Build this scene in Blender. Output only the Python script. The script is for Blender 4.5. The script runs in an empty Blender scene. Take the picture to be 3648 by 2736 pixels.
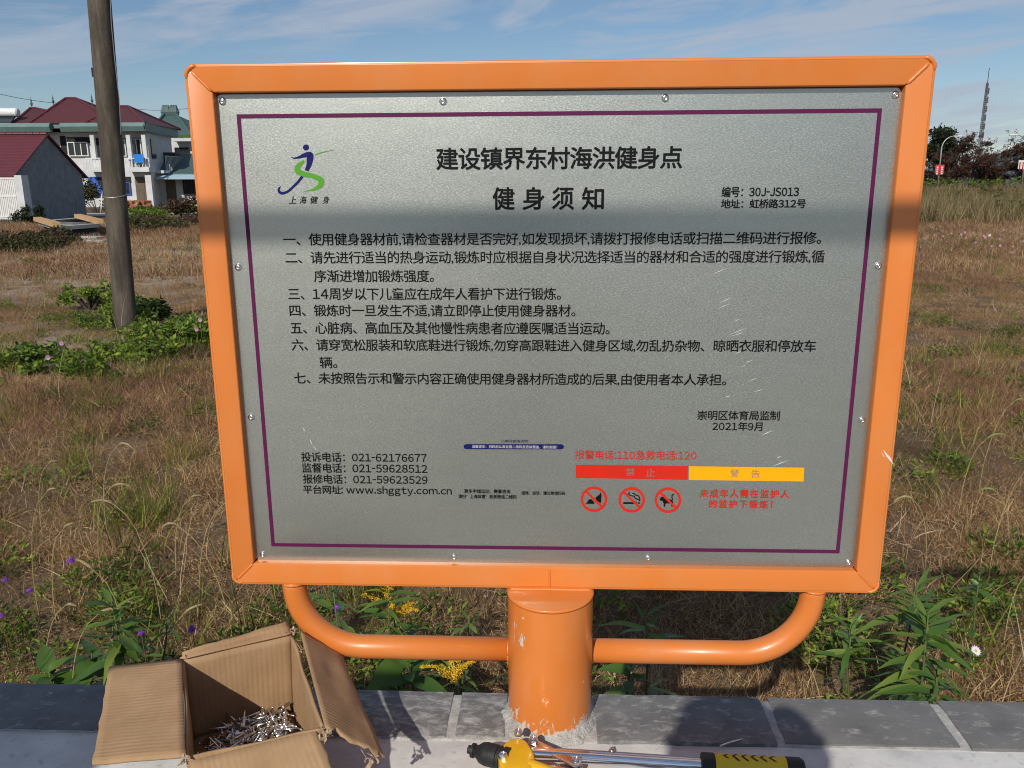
import bpy, bmesh, math, random
import numpy as np
from mathutils import Vector, Matrix, Euler, noise

sc = bpy.context.scene
COL = sc.collection
R = math.radians
rng = random.Random(7)

# ------------------------------------------------------------------ camera, sky, sun, exposure
CAM_H = 1.75
F_PX, PITCH, ROLL = 2954.2, 0.240666, -0.005883      # focal length in pixels of the 3648 px wide photograph
Fv = Vector((0, math.cos(PITCH), -math.sin(PITCH)))
R0 = Vector((1, 0, 0)); U0 = R0.cross(Fv)
Rv = R0 * math.cos(ROLL) + U0 * math.sin(ROLL)
Uv = -R0 * math.sin(ROLL) + U0 * math.cos(ROLL)
CAM = Vector((0, 0, CAM_H))
cd = bpy.data.cameras.new('camera'); cam = bpy.data.objects.new('camera', cd); COL.objects.link(cam)
M = Matrix((Rv, Uv, -Fv)).transposed().to_4x4(); M.translation = CAM
cam.matrix_world = M
cd.sensor_width = 36; cd.lens = F_PX / 3648 * 36; cd.clip_start = 0.02; cd.clip_end = 3000
sc.camera = cam

SUN_EL, SUN_AZ = R(35), R(18)                        # sun behind the camera, to its left
SUN = Vector((-math.sin(SUN_AZ) * math.cos(SUN_EL), -math.cos(SUN_AZ) * math.cos(SUN_EL), math.sin(SUN_EL)))
sl = bpy.data.lights.new('sun', 'SUN'); sun = bpy.data.objects.new('sun', sl); COL.objects.link(sun)
sl.energy = 3.7; sl.angle = R(0.6); sl.color = (1.0, 0.93, 0.82)
sun.rotation_euler = (-SUN).to_track_quat('-Z', 'Y').to_euler()

w = bpy.data.worlds.new('World'); sc.world = w; w.use_nodes = True
nt = w.node_tree; N = nt.nodes; Lk = nt.links; N.clear()
def wn(t, **k):
    n = N.new(t)
    for a, b in k.items(): setattr(n, a, b)
    return n
sky = wn('ShaderNodeTexSky', sky_type='NISHITA', sun_disc=False, sun_elevation=SUN_EL, sun_rotation=math.pi + SUN_AZ,
         air_density=1.0, dust_density=0.15, ozone_density=4.0)
tc = wn('ShaderNodeTexCoord')
mp = wn('ShaderNodeMapping', vector_type='TEXTURE'); mp.inputs['Rotation'].default_value = (0, R(-9), 0); mp.inputs['Scale'].default_value = (1/1.9, 1/1.4, 1/15)
nz = wn('ShaderNodeTexNoise'); nz.inputs['Scale'].default_value = 1.9; nz.inputs['Detail'].default_value = 8; nz.inputs['Roughness'].default_value = 0.58; nz.inputs['Distortion'].default_value = 0.9
rp = wn('ShaderNodeValToRGB'); rp.color_ramp.elements[0].position = 0.44; rp.color_ramp.elements[0].color = (0, 0, 0, 1)
rp.color_ramp.elements[1].position = 0.62; rp.color_ramp.elements[1].color = (.8, .8, .8, 1)
mx = wn('ShaderNodeMix', data_type='RGBA'); mx.inputs[7].default_value = (5.6, 6.3, 7.6, 1)
bgd = wn('ShaderNodeBackground'); bgd.inputs['Strength'].default_value = 0.074
wo = wn('ShaderNodeOutputWorld')
Lk.new(tc.outputs['Generated'], mp.inputs[0]); Lk.new(mp.outputs[0], nz.inputs['Vector']); Lk.new(nz.outputs['Fac'], rp.inputs[0])
Lk.new(rp.outputs[0], mx.inputs[0]); Lk.new(sky.outputs[0], mx.inputs[6]); Lk.new(mx.outputs[2], bgd.inputs[0]); Lk.new(bgd.outputs[0], wo.inputs[0])
sc.view_settings.view_transform = 'Standard'; sc.view_settings.look = 'None'; sc.view_settings.gamma = 1
sc.view_settings.exposure = 0.0; sc.view_settings.use_curve_mapping = False
sc.render.film_transparent = False
try:
    sc.cycles.filter_width = 1.05; sc.cycles.max_bounces = 6; sc.cycles.diffuse_bounces = 3; sc.cycles.transparent_max_bounces = 8
    sc.cycles.use_denoising = True; sc.cycles.caustics_reflective = False; sc.cycles.caustics_refractive = False
except Exception: pass

# ------------------------------------------------------------------ helpers
def tag(o, label=None, cat=None, group=None, kind=None):
    if label: o['label'] = label
    if cat: o['category'] = cat
    if group: o['group'] = group
    if kind: o['kind'] = kind
    return o
def empty(name, mat=None, label=None, cat=None, group=None, parent=None):
    o = bpy.data.objects.new(name, None); COL.objects.link(o); o.empty_display_size = 0.05
    if mat is not None: o.matrix_world = mat
    if parent: o.parent = parent
    return tag(o, label, cat, group)
def link(name, me, mats=None, parent=None, smooth=False, mat4=None):
    o = bpy.data.objects.new(name, me); COL.objects.link(o)
    if mats is not None:
        me.materials.clear()
        for m in (mats if isinstance(mats, (list, tuple)) else [mats]): me.materials.append(m)
    if smooth: me.polygons.foreach_set('use_smooth', [True] * len(me.polygons))
    if parent: o.parent = parent
    if mat4 is not None: o.matrix_local = mat4
    return o
class MB:
    """collects vertices and faces of one mesh"""
    def __init__(s): s.v = []; s.f = []; s.mi = []; s.c = []
    def quad(s, a, b, c, d, mi=0):
        i = len(s.v); s.v += [tuple(a), tuple(b), tuple(c), tuple(d)]; s.f.append((i, i+1, i+2, i+3)); s.mi.append(mi)
    def tri(s, a, b, c, mi=0):
        i = len(s.v); s.v += [tuple(a), tuple(b), tuple(c)]; s.f.append((i, i+1, i+2)); s.mi.append(mi)
    def box(s, x0, x1, y0, y1, z0, z1, mi=0):
        i = len(s.v)
        s.v += [(x0,y0,z0),(x1,y0,z0),(x1,y1,z0),(x0,y1,z0),(x0,y0,z1),(x1,y0,z1),(x1,y1,z1),(x0,y1,z1)]
        for q in ((0,3,2,1),(4,5,6,7),(0,1,5,4),(1,2,6,5),(2,3,7,6),(3,0,4,7)): s.f.append(tuple(i+k for k in q)); s.mi.append(mi)
    def hexa(s, p, mi=0):
        """8 points: bottom ring then top ring"""
        i = len(s.v); s.v += [tuple(q) for q in p]
        for q in ((0,3,2,1),(4,5,6,7),(0,1,5,4),(1,2,6,5),(2,3,7,6),(3,0,4,7)): s.f.append(tuple(i+k for k in q)); s.mi.append(mi)
    def prism(s, pts, ext, mi=0):
        """closed polygon pts (3-D) pushed along ext"""
        i = len(s.v); n = len(pts); ext = Vector(ext)
        s.v += [tuple(p) for p in pts] + [tuple(Vector(p) + ext) for p in pts]
        s.f.append(tuple(i + k for k in reversed(range(n)))); s.f.append(tuple(i + n + k for k in range(n))); s.mi += [mi, mi]
        for k in range(n): s.f.append((i+k, i+(k+1) % n, i+n+(k+1) % n, i+n+k)); s.mi.append(mi)
    def tube(s, pts, rad, seg=8, caps=True, mi=0):
        pts = [Vector(p) for p in pts]; n = len(pts)
        if not isinstance(rad, (list, tuple)): rad = [rad] * n
        ref = None; base = len(s.v)
        for k, p in enumerate(pts):
            t = (pts[min(k+1, n-1)] - pts[max(k-1, 0)])
            t = t.normalized() if t.length > 1e-9 else Vector((0, 0, 1))
            if ref is None: ref = t.orthogonal().normalized()
            ref = (ref - t * ref.dot(t)).normalized(); b = t.cross(ref)
            for j in range(seg):
                a = 2 * math.pi * j / seg
                s.v.append(tuple(p + (ref * math.cos(a) + b * math.sin(a)) * rad[k]))
        for k in range(n-1):
            for j in range(seg):
                j2 = (j+1) % seg
                s.f.append((base+k*seg+j, base+k*seg+j2, base+(k+1)*seg+j2, base+(k+1)*seg+j)); s.mi.append(mi)
        if caps:
            s.f.append(tuple(base + j for j in reversed(range(seg)))); s.f.append(tuple(base + (n-1)*seg + j for j in range(seg))); s.mi += [mi, mi]
    def lathe(s, prof, seg=20, axis='z', o=(0, 0, 0), mi=0):
        """profile of (radius, height)"""
        base = len(s.v); o = Vector(o)
        for r_, h in prof:
            for j in range(seg):
                a = 2*math.pi*j/seg; c, d = r_*math.cos(a), r_*math.sin(a)
                s.v.append(tuple(o + Vector({'z': (c, d, h), 'y': (c, -h, d), 'x': (h, c, d)}[axis])))
        for k in range(len(prof)-1):
            for j in range(seg):
                j2 = (j+1) % seg
                s.f.append((base+k*seg+j, base+k*seg+j2, base+(k+1)*seg+j2, base+(k+1)*seg+j)); s.mi.append(mi)
        s.f.append(tuple(base + j for j in reversed(range(seg)))); s.f.append(tuple(base+(len(prof)-1)*seg+j for j in range(seg))); s.mi += [mi, mi]
    def mesh(s, name='mesh'):
        me = bpy.data.meshes.new(name); me.from_pydata(s.v, [], s.f)
        me.polygons.foreach_set('material_index', s.mi); me.validate(); me.update(); return me
    def build(s, name, mats, parent=None, smooth=False, bevel=0, mat4=None, segs=2, autosmooth=None):
        me = s.mesh(name)
        bm = bmesh.new(); bm.from_mesh(me)
        bmesh.ops.remove_doubles(bm, verts=bm.verts, dist=1e-6) if bevel else None
        bmesh.ops.recalc_face_normals(bm, faces=bm.faces)
        if bevel:
            ed = [e for e in bm.edges if len(e.link_faces) == 2 and e.calc_face_angle(0) > 0.6]
            bmesh.ops.bevel(bm, geom=ed, offset=bevel, segments=segs, affect='EDGES', profile=0.5)
        if autosmooth is not None:
            for f in bm.faces: f.smooth = True
            for e in bm.edges: e.smooth = not (len(e.link_faces) == 2 and e.calc_face_angle(0) > autosmooth)
        bm.to_mesh(me); bm.free()
        return link(name, me, mats, parent, smooth, mat4)

def pray(X, Y, k=3648/2212):
    """direction through a point of the photograph (2212 px wide view); k=1 for full-size pixels"""
    return (Fv * F_PX + Rv * (X*k - 1824) - Uv * (Y*k - 1368)).normalized()
def at(X, Y, dist):
    """world point seen at (X, Y) on the vertical plane y = dist"""
    d = pray(X, Y); return CAM + d * (dist / d.y)
def ground_at(X, Y, z=0.0):
    d = pray(X, Y); return CAM + d * ((z - CAM_H) / d.z)

# frame of the sign: x along the sign, y away from the viewer, z up; origin at the sign's top left front corner
YAW = 0.0427065
SM = Matrix.Rotation(-YAW, 4, 'Z'); SM.translation = Vector((-0.442001, 1.192713, CAM_H + 0.155737))
SMI = SM.inverted()
LEDGE = -0.9897
def on_panel(px, py, rec=0.012):
    """photo pixel (full size) to (x, z) in the sign frame"""
    o = SMI @ CAM; d = SMI.to_3x3() @ pray(px, py, 1); t = (rec - o.y) / d.y; q = o + d * t
    return q.x, q.z
def SMT(x, y, z): return SM @ Matrix.Translation((x, y, z))

# ------------------------------------------------------------------ materials
class Mat:
    def __init__(s, name, col=(.5,.5,.5), rough=.6, metal=0.0, spec=0.5, coat=0.0):
        s.m = bpy.data.materials.new(name); s.m.use_nodes = True; s.t = s.m.node_tree; s.n = s.t.nodes
        s.b = s.n['Principled BSDF']; s.out = s.n['Material Output']
        s.set('Base Color', (*col, 1)); s.set('Roughness', rough); s.set('Metallic', metal); s.set('Specular IOR Level', spec); s.set('Coat Weight', coat)
    def set(s, k, v):
        if hasattr(v, 'node'): s.t.links.new(v, s.b.inputs[k])
        else: s.b.inputs[k].default_value = v
    def node(s, t, ins=None, **k):
        n = s.n.new(t)
        for a, b in k.items(): setattr(n, a, b)
        for a, b in (ins or {}).items():
            if hasattr(b, 'node'): s.t.links.new(b, n.inputs[a])
            else: n.inputs[a].default_value = b
        return n
    def coord(s, kind='Object', scale=(1,1,1), rot=(0,0,0)):
        if kind == 'Position': o = s.node('ShaderNodeNewGeometry').outputs['Position']
        else: o = s.node('ShaderNodeTexCoord').outputs[kind]
        return s.node('ShaderNodeMapping', {'Vector': o, 'Scale': scale, 'Rotation': rot}).outputs[0]
    def noise(s, scale, vec=None, detail=4, rough=.55, dist=0.0):
        d = {'Scale': scale, 'Detail': detail, 'Roughness': rough, 'Distortion': dist}
        if vec is not None: d['Vector'] = vec
        return s.node('ShaderNodeTexNoise', d).outputs['Fac']
    def ramp(s, fac, stops):
        r = s.node('ShaderNodeValToRGB', {'Fac': fac}); e = r.color_ramp.elements
        while len(e) < len(stops): e.new(0.5)
        for k, (p, c) in enumerate(stops):
            e[k].position = p; e[k].color = (*c, 1) if len(c) == 3 else c
        return r.outputs[0]
    def mix(s, fac, a, b, mode='MIX'):
        n = s.node('ShaderNodeMix', data_type='RGBA', blend_type=mode)
        for i, v in ((0, fac), (6, a), (7, b)):
            if hasattr(v, 'node'): s.t.links.new(v, n.inputs[i])
            else: n.inputs[i].default_value = (*v, 1) if isinstance(v, tuple) and len(v) == 3 else v
        return n.outputs[2]
    def math(s, op, a, b=0.0, clamp=False):
        n = s.node('ShaderNodeMath', operation=op, use_clamp=clamp)
        for i, v in ((0, a), (1, b)):
            if hasattr(v, 'node'): s.t.links.new(v, n.inputs[i])
            else: n.inputs[i].default_value = v
        return n.outputs[0]
    def bump(s, h, strength=.3, dist=.01):
        n = s.node('ShaderNodeBump', {'Height': h, 'Strength': strength, 'Distance': dist}); s.set('Normal', n.outputs[0])

def g3(v): return (v, v, v)
def plain(name, col, rough=.6, metal=0.0, var=.12, scale=8, spec=.5, bump=0.0, coat=0.0):
    m = Mat(name, col, rough, metal, spec, coat)
    f = m.noise(scale, m.coord(), 5)
    a = tuple(c*(1-var) for c in col); b = tuple(min(1, c*(1+var)) for c in col)
    m.set('Base Color', m.ramp(f, [(.3, a), (.7, b)]))
    if bump: m.bump(f, bump)
    return m.m

# orange paint with plaster splashes near the foot of the post
def orange_paint(name, splash=False):
    m = Mat(name, (.68, .205, .034), .38, 0, .5, .3); m.set('Coat Roughness', .12)
    f = m.noise(6, m.coord('Position'), 3)
    col = m.ramp(f, [(.3, (.66, .190, .031)), (.7, (.71, .212, .038))])
    bh = m.noise(90, m.coord('Position'), 2)
    if splash:
        sep = m.node('ShaderNodeSeparateXYZ', {0: m.coord('Object')})
        # object z runs from 0 at the ledge; splashes thin out upwards, one smear higher on the left side
        low = m.node('ShaderNodeMapRange', {0: sep.outputs[2], 1: .0, 2: .05, 3: .615, 4: .33}).outputs[0]
        n1 = m.noise(70, m.coord('Object', (1, 1, .5)), 7, .66, 1.0)
        msk = m.math('GREATER_THAN', m.math('ADD', low, n1), 1.035)
        d = m.node('ShaderNodeVectorMath', {0: m.coord('Object'), 1: (-.047, -.045, .165)}, operation='SUBTRACT').outputs[0]
        d2 = m.node('ShaderNodeMapping', {'Vector': d, 'Rotation': (0, R(14), 0), 'Scale': (95, 20, 30)}).outputs[0]
        ln = m.node('ShaderNodeVectorMath', {0: d2}, operation='LENGTH').outputs['Value']
        n2 = m.noise(130, m.coord('Object', (1, 1, .25), (0, R(16), 0)), 6, .75)
        sm = m.math('GREATER_THAN', m.math('SUBTRACT', n2, m.math('MULTIPLY', ln, .16)), .45)
        tot = m.math('MAXIMUM', msk, sm)
        col = m.mix(tot, col, (.56, .53, .48)); m.set('Roughness', m.math('MULTIPLY_ADD', tot, .5))
        mm = m.math('ADD', m.math('MULTIPLY', tot, .5), .34); m.set('Roughness', mm)
        m.set('Coat Weight', m.math('SUBTRACT', .35, m.math('MULTIPLY', tot, .35)))
        bh = m.math('ADD', m.math('MULTIPLY', bh, .02), tot)
    sp_ = m.ramp(m.noise(260, m.coord('Position'), 4, .6), [(.70, g3(0)), (.76, g3(.5))]); du = m.ramp(m.noise(11, m.coord('Position', (1, 1, .4)), 7, .7), [(.45, g3(0)), (.75, g3(.22))])
    col = m.mix(sp_, col, (.30, .10, .03)); col = m.mix(du, col, (.60, .33, .17))
    m.set('Base Color', col)
    m.bump(bh, .12 if splash else .03, .002)
    return m.m
M_ORANGE = orange_paint('orange_paint'); M_ORANGE_POST = orange_paint('orange_paint_splashed', True)

# brushed steel of the notice panel
m = Mat('brushed_steel', (.60, .62, .58), .40, 1.0)
c1 = m.coord('Object', (1, 1, 3.2), (0, R(38), 0)); c2 = m.coord('Object', (1, 1, 3.2), (0, R(-52), 0))
n1 = m.noise(330, c1, 3, .6); n2 = m.noise(330, c2, 3, .6)
sp = m.math('MAXIMUM', n1, n2)
m.set('Base Color', m.mix(m.noise(9, m.coord('Object', (1, 1, 5)), 5), m.ramp(sp, [(.50, (.44, .465, .43)), (.64, (.55, .57, .53)), (.78, (.78, .79, .76))]), m.ramp(sp, [(.50, (.50, .525, .485)), (.62, (.60, .62, .575)), (.80, (.78, .79, .76))])))
m.set('Roughness', m.ramp(sp, [(.5, g3(.36)), (.7, g3(.52))]))
lw = m.node('ShaderNodeBump', {'Height': m.noise(5, m.coord('Object', (1, 1, 1.4)), 3), 'Strength': .25, 'Distance': .004}).outputs[0]
bp = m.node('ShaderNodeBump', {'Height': sp, 'Strength': .15, 'Distance': .0006, 'Normal': lw}); m.set('Normal', bp.outputs[0])
M_STEEL = m.m
def ink(name, col, rough=.45): return plain(name, col, rough, 0, .04, 30, spec=.2)
M_BLACK = ink('black_print', (.004, .004, .005)); M_RED = ink('red_print', (.62, .025, .012), .4); M_YEL = ink('yellow_print', (.95, .42, .004), .4)
M_PURPLE = ink('purple_print', (.10, .010, .062)); M_BLUE = ink('blue_print', (.008, .01, .11)); M_GREEN = ink('green_print', (.09, .33, .03))
M_GREYINK = plain('bare_metal_lettering', (.30, .29, .26), .45, .6); M_WHITEINK = ink('white_print', (.6, .6, .62)); M_RIV = plain('pale_zinc', (.76, .76, .77), .27, 1.0, .1, 200)
M_ZINC = plain('zinc', (.72, .72, .72), .22, 1.0, .1, 200)
M_SCR = plain('scratched_metal', (.9, .9, .88), .55, .6, .05)
# ------------------------------------------------------------------ terrain
def smooth(a, b, x):
    t = max(0.0, min(1.0, (x - a) / (b - a))); return t*t*(3-2*t)
def terrain(x, y):
    z = 0.05 * noise.noise(Vector((x*.35, y*.35, 0))) + 0.025 * noise.noise(Vector((x*1.3, y*1.3, 4)))
    z += 1.0 * smooth(52, 66, y) * smooth(4, 16, x)                # road bank beyond the field on the right
    z += 0.25 * smooth(26, 34, y) * smooth(-6, -12, x) * 0.4
    z *= smooth(0.2, 2.2, abs(y - 0.4) + 0.3)
    return z
def grid_mesh(xs, ys, fn):
    v = [(x, y, fn(x, y)) for y in ys for x in xs]; nx = len(xs)
    f = [(j*nx+i, j*nx+i+1, (j+1)*nx+i+1, (j+1)*nx+i) for j in range(len(ys)-1) for i in range(nx-1)]
    me = bpy.data.meshes.new('ground'); me.from_pydata(v, [], f); me.update(); return me
def spaced(a, b, n, p=1.0): return [a + (b-a)*(i/n)**p for i in range(n+1)]
M_BLANK = None
m = Mat('dry_field_soil', (.2, .15, .1), .95, 0, .1)
P = m.coord('Position')
big = m.noise(.16, P, 5); mid = m.noise(1.6, P, 6, .65); fine = m.noise(34, P, 5, .7)
c = m.ramp(mid, [(.3, (.14, .088, .052)), (.5, (.25, .168, .103)), (.68, (.35, .25, .16))])
c = m.mix(m.ramp(big, [(.45, g3(0)), (.6, g3(.55))]), c, (.13, .075, .048))
c = m.mix(m.ramp(m.noise(.55, P, 4), [(.58, g3(0)), (.7, g3(.6))]), c, (.085, .10, .035))
c = m.mix(fine, m.mix(.5, c, (.03, .022, .015)), c); pl_ = m.node('ShaderNodeAttribute', attribute_name='pale').outputs['Fac']
c = m.mix(m.math('MULTIPLY', pl_, .9), c, m.ramp(m.math('ADD', m.math('MULTIPLY', fine, .5), m.math('MULTIPLY', mid, .5)), [(.3, (.22, .165, .12)), (.5, (.40, .32, .245)), (.7, (.55, .46, .36))]))
m.set('Base Color', c)
m.bump(m.math('ADD', m.math('MULTIPLY', fine, .5), m.noise(7, P, 6, .7)), .9, .05)
M_SOIL = m.m
xs = [-900, -500, -300, -200, -140] + spaced(-100, 100, 120) + [140, 200, 300, 500, 900]
ys = [-900, -400, -150, -60, -25, -10, -3] + spaced(0.9, 25, 70) + spaced(26, 90, 60) + [110, 150, 220, 350, 600, 1200]
ys = sorted(set(ys))
gme_ = None
g = link('ground', grid_mesh(xs, ys, lambda x, y: terrain(x, y) if y > 1.0 else (-0.02 if y > -30 else 0)), M_SOIL, smooth=True); tag(g, kind='structure')

# paved fitness yard in front of the wall
m = Mat('yard_concrete', (.36, .35, .32), .85)
f = m.noise(3, m.coord('Position'), 7, .65); m.set('Base Color', m.ramp(f, [(.3, (.27, .26, .235)), (.7, (.42, .41, .38))])); m.bump(f, .3)
mb = MB(); mb.box(-14, 14, -13, 0.78, -0.3, 0.35)
tag(mb.build('pavement', m.m, bevel=.01), kind='structure')

# ------------------------------------------------------------------ low wall with brick coping (in the sign frame)
m = Mat('white_plaster', (.70, .69, .66), .8, 0, .3)
P = m.coord('Object')
f = m.noise(9, P, 7, .65); f2 = m.noise(60, P, 5, .6)
c = m.ramp(f, [(.3, (.50, .50, .49)), (.55, (.66, .655, .635)), (.75, (.74, .73, .71))])
c = m.mix(m.ramp(f2, [(.58, g3(0)), (.72, g3(.55))]), c, (.30, .30, .29)); m.set('Base Color', c); m.bump(m.math('ADD', f, m.math('MULTIPLY', f2, .4)), .35, .004)
M_PLASTER = m.m
m = Mat('mortar', (.45, .44, .41), .95, 0, .2)
f = m.noise(55, m.coord('Object'), 6, .7); m.set('Base Color', m.ramp(f, [(.3, (.30, .295, .28)), (.7, (.55, .54, .515))])); m.bump(f, .8, .004)
M_MORTAR = m.m
def brick_mat():
    m = Mat('grey_brick', (.12, .125, .13), .75, 0, .3)
    P = m.coord('Position'); oi = m.node('ShaderNodeObjectInfo').outputs['Random']
    f = m.noise(14, P, 6, .6); xp = m.node('ShaderNodeSeparateXYZ', {0: m.coord('Position')}).outputs[0]
    nearp = m.node('ShaderNodeMapRange', {0: m.math('ABSOLUTE', m.math('ADD', xp, .12)), 1: .05, 2: .6, 3: .05, 4: -.05}).outputs[0]
    f2 = m.noise(38, m.coord('Position', (.8, 1.5, 1), (0, 0, .5)), 9, .74, .25)
    c = m.ramp(f, [(.3, (.115, .118, .125)), (.7, (.20, .203, .21))])
    c = m.mix(m.math('MULTIPLY', oi, .35), c, (.20, .185, .165))
    c = m.mix(m.ramp(m.math('ADD', f2, nearp), [(.50, g3(0)), (.60, g3(.4)), (.70, g3(.9))]), c, (.50, .49, .47))
    m.set('Base Color', c); m.bump(m.math('ADD', f, m.math('MULTIPLY', f2, .8)), .4, .003)
    return m.m
M_BRICK = brick_mat()
wall = empty('low_wall', SMT(.5, 0, LEDGE), 'low white plastered wall topped with a row of grey bricks under the orange sign', 'wall')
def displaced_slab(x0, x1, y0, y1, z0, z1, nx, ny, amp, seed):
    """slab whose top is uneven"""
    mb = MB(); nx1, ny1 = nx+1, ny+1
    for j in range(ny1):
        for i in range(nx1):
            x = x0 + (x1-x0)*i/nx; y = y0 + (y1-y0)*j/ny
            edge = min(i, nx-i, j*2, (ny-j)*2) == 0
            mb.v.append((x, y, z1 + amp*noise.noise(Vector((x*22, y*22, seed))) + .4*amp*noise.noise(Vector((x*80, y*80, seed))) - (.0022 if edge else 0)))
    b = len(mb.v)
    for j in range(ny):
        for i in range(nx): mb.f.append((j*nx1+i, j*nx1+i+1, (j+1)*nx1+i+1, (j+1)*nx1+i)); mb.mi.append(0)
    ring = [i for i in range(nx1)] + [j*nx1+nx for j in range(1, ny1)] + [ny*nx1+i for i in range(nx-1, -1, -1)] + [j*nx1 for j in range(ny-1, 0, -1)]
    for k in ring: mb.v.append((mb.v[k][0], mb.v[k][1], z0))
    for k in range(len(ring)):
        k2 = (k+1) % len(ring); mb.f.append((ring[k2], ring[k], b+k, b+k2)); mb.mi.append(0)
    return mb
# plaster body: y from -0.42 (viewer side) to 0.05; the strip under the bricks is lower
mb = MB(); mb.box(-6, 6, -.40, .048, -.95, -.03); mb.build('wall_body', M_PLASTER, wall)
s = displaced_slab(-6, 6, -.405, -.0648, -.03, -.0035, 240, 16, .0022, 3); s.build('plaster_cap', M_PLASTER, wall, smooth=False, autosmooth=.7)
s = displaced_slab(-6, 6, -.0648, .049, -.03, -.0012, 300, 8, .0022, 8); s.build('mortar_bed', M_MORTAR, wall, smooth=False, autosmooth=.9)
joints = []
bx = []
x = .8517 - .5
k = 0
while x < 4: bx.append((x + .008, x + .268)); x += .2755
bx.append((.573 - .5, .8517 - .5 - .006))
bx.append((.354 - .5, .430 - .5))
x = .345 - .5
while x > -4.2: bx.append((x - .268, x - .006)); x -= .2755
for i, (a, b_) in enumerate(bx):
    rr = random.Random(i)
    s = displaced_slab(a, b_, -.0625 + rr.uniform(-.003, .003), .052 + rr.uniform(-.002, .002), -.03, rr.uniform(.001, .0035), 14, 6, .0012, i*3.1)
    s.build('brick', M_BRICK, wall, autosmooth=.6)
m = Mat('rough_plaster_collar', (.6, .59, .56), .95, 0, .2)
f = m.noise(120, m.coord('Object'), 7, .7); f3 = m.noise(30, m.coord('Object'), 5, .7); m.set('Base Color', m.ramp(f3, [(.35, (.36, .35, .33)), (.65, (.62, .61, .58))])); m.bump(m.math('ADD', f, m.math('MULTIPLY', f3, 2.5)), 1.0, .004); M_MORTAR2 = m.m
# lumpy mortar thrown round the foot of the post
mb = MB(); rr = random.Random(3)
for ring_r, h in ((.100, -.006),):
    pass
nseg = 160; prof = [(.0662, .009), (.0685, .0075), (.072, .004), (.078, .0005), (.088, -.006)]
for r_, h in prof:
    for j in range(nseg):
        a = 2*math.pi*j/nseg; k = .85 + .5*noise.noise(Vector((math.cos(a)*1.6, math.sin(a)*1.6, 1))) + .22*noise.noise(Vector((math.cos(a)*5, math.sin(a)*5, 1))) - .25*max(0, math.sin(a))
        rad = .0663 + (r_-.0665)*k
        mb.v.append((rad*math.cos(a), rad*math.sin(a), h + ((.007*noise.noise(Vector((math.cos(a)*2.2, math.sin(a)*2.2, 5)))) if h > 0 else 0) + .001*rr.random()))
for k in range(len(prof)-1):
    for j in range(nseg): mb.f.append((k*nseg+j, k*nseg+(j+1) % nseg, (k+1)*nseg+(j+1) % nseg, (k+1)*nseg+j)); mb.mi.append(0)
mb.build('mortar_collar', M_MORTAR2, wall, smooth=True)

# ------------------------------------------------------------------ the sign
sign = empty('notice_sign', SMT(0, 0, 0), 'orange framed steel fitness notice board on a thick orange post', 'sign')
H, T = .7706, .0375
def mitre(a, b, c, d, name):
    """frame bar with mitred ends: outer edge a-b, inner edge d-c, in x,z"""
    mb = MB(); mb.prism([(a[0], 0, a[1]), (b[0], 0, b[1]), (c[0], 0, c[1]), (d[0], 0, d[1])], (0, .038, 0))
    return mb.build(name, M_ORANGE, sign, bevel=.0028, segs=3, autosmooth=.5)
e = .0004
r_ = .013
def bar(pts, name):
    mb = MB(); mb.prism([(p[0], 0, p[1]) for p in pts], (0, .038, 0)); return mb.build(name, M_ORANGE, sign, bevel=.0024, segs=3, autosmooth=.45)
def arcpts(cx, cz, r, a0, a1, n=4): return [(cx + r*math.cos(R(a0+(a1-a0)*i/n)), cz + r*math.sin(R(a0+(a1-a0)*i/n))) for i in range(n+1)]
bar(arcpts(r_, -r_, r_, 135, 90) + arcpts(1-r_, -r_, r_, 90, 45) + [(1-T, -T+e), (T, -T+e)], 'frame_bar')
bar(arcpts(r_, -H+r_, r_, 225, 270) + arcpts(1-r_, -H+r_, r_, 270, 315) + [(1-T, -H+T-e), (T, -H+T-e)], 'frame_bar')
bar(arcpts(r_, -r_, r_, 136, 180) + arcpts(r_, -H+r_, r_, 180, 224) + [(T-e, -H+T), (T-e, -T)], 'frame_bar')
bar(arcpts(1-r_, -r_, r_, 44, 0) + arcpts(1-r_, -H+r_, r_, 0, -44) + [(1-T+e, -H+T), (1-T+e, -T)], 'frame_bar')
# weld beads along the mitres and round the corners
def bead(pts, r, name='weld_bead', seed=0):
    P_ = []; Rr = []
    for k in range(len(pts)-1):
        a, b = Vector(pts[k]), Vector(pts[k+1]); n = max(2, int((b-a).length/.0025))
        for i in range(n): P_.append(a.lerp(b, i/n))
    P_.append(Vector(pts[-1]))
    for i, p in enumerate(P_):
        edge = min(1, (i+.6)/2.2, (len(P_)-i-.4)/2.2)
        Rr.append(r*edge*(1+.16*noise.noise(Vector((i*.8, seed, 0)))))
    mb = MB(); mb.tube(P_, Rr, 8); return mb.build(name, M_ORANGE, sign, smooth=True)
for k, (cx_, cz, sx, sz) in enumerate(((0, 0, 1, -1), (1, 0, -1, -1), (0, -H, 1, 1), (1, -H, -1, 1))):
    top = sz < 0; rb = .0026 if top else .0021
    bead([(cx_+sx*.009, .0004, cz+sz*.009), (cx_+sx*(T-.0015), .0004, cz+sz*(T-.0015))], rb, seed=k)
    bead([(cx_+sx*.0025, .0012, cz+sz*.020), (cx_+sx*.0025, .0004, cz+sz*.012), (cx_+sx*.0065, 0, cz+sz*.0065), (cx_+sx*.012, .0004, cz+sz*.0030), (cx_+sx*.0185, .0012, cz+sz*.0030)], .0030 if top else .0024, seed=k+9)
bead([(.498, .0002, -H+T-.001), (.4985, -.0004, -H+.02), (.499, .0002, -H+.001)], .0016, seed=4)
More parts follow.
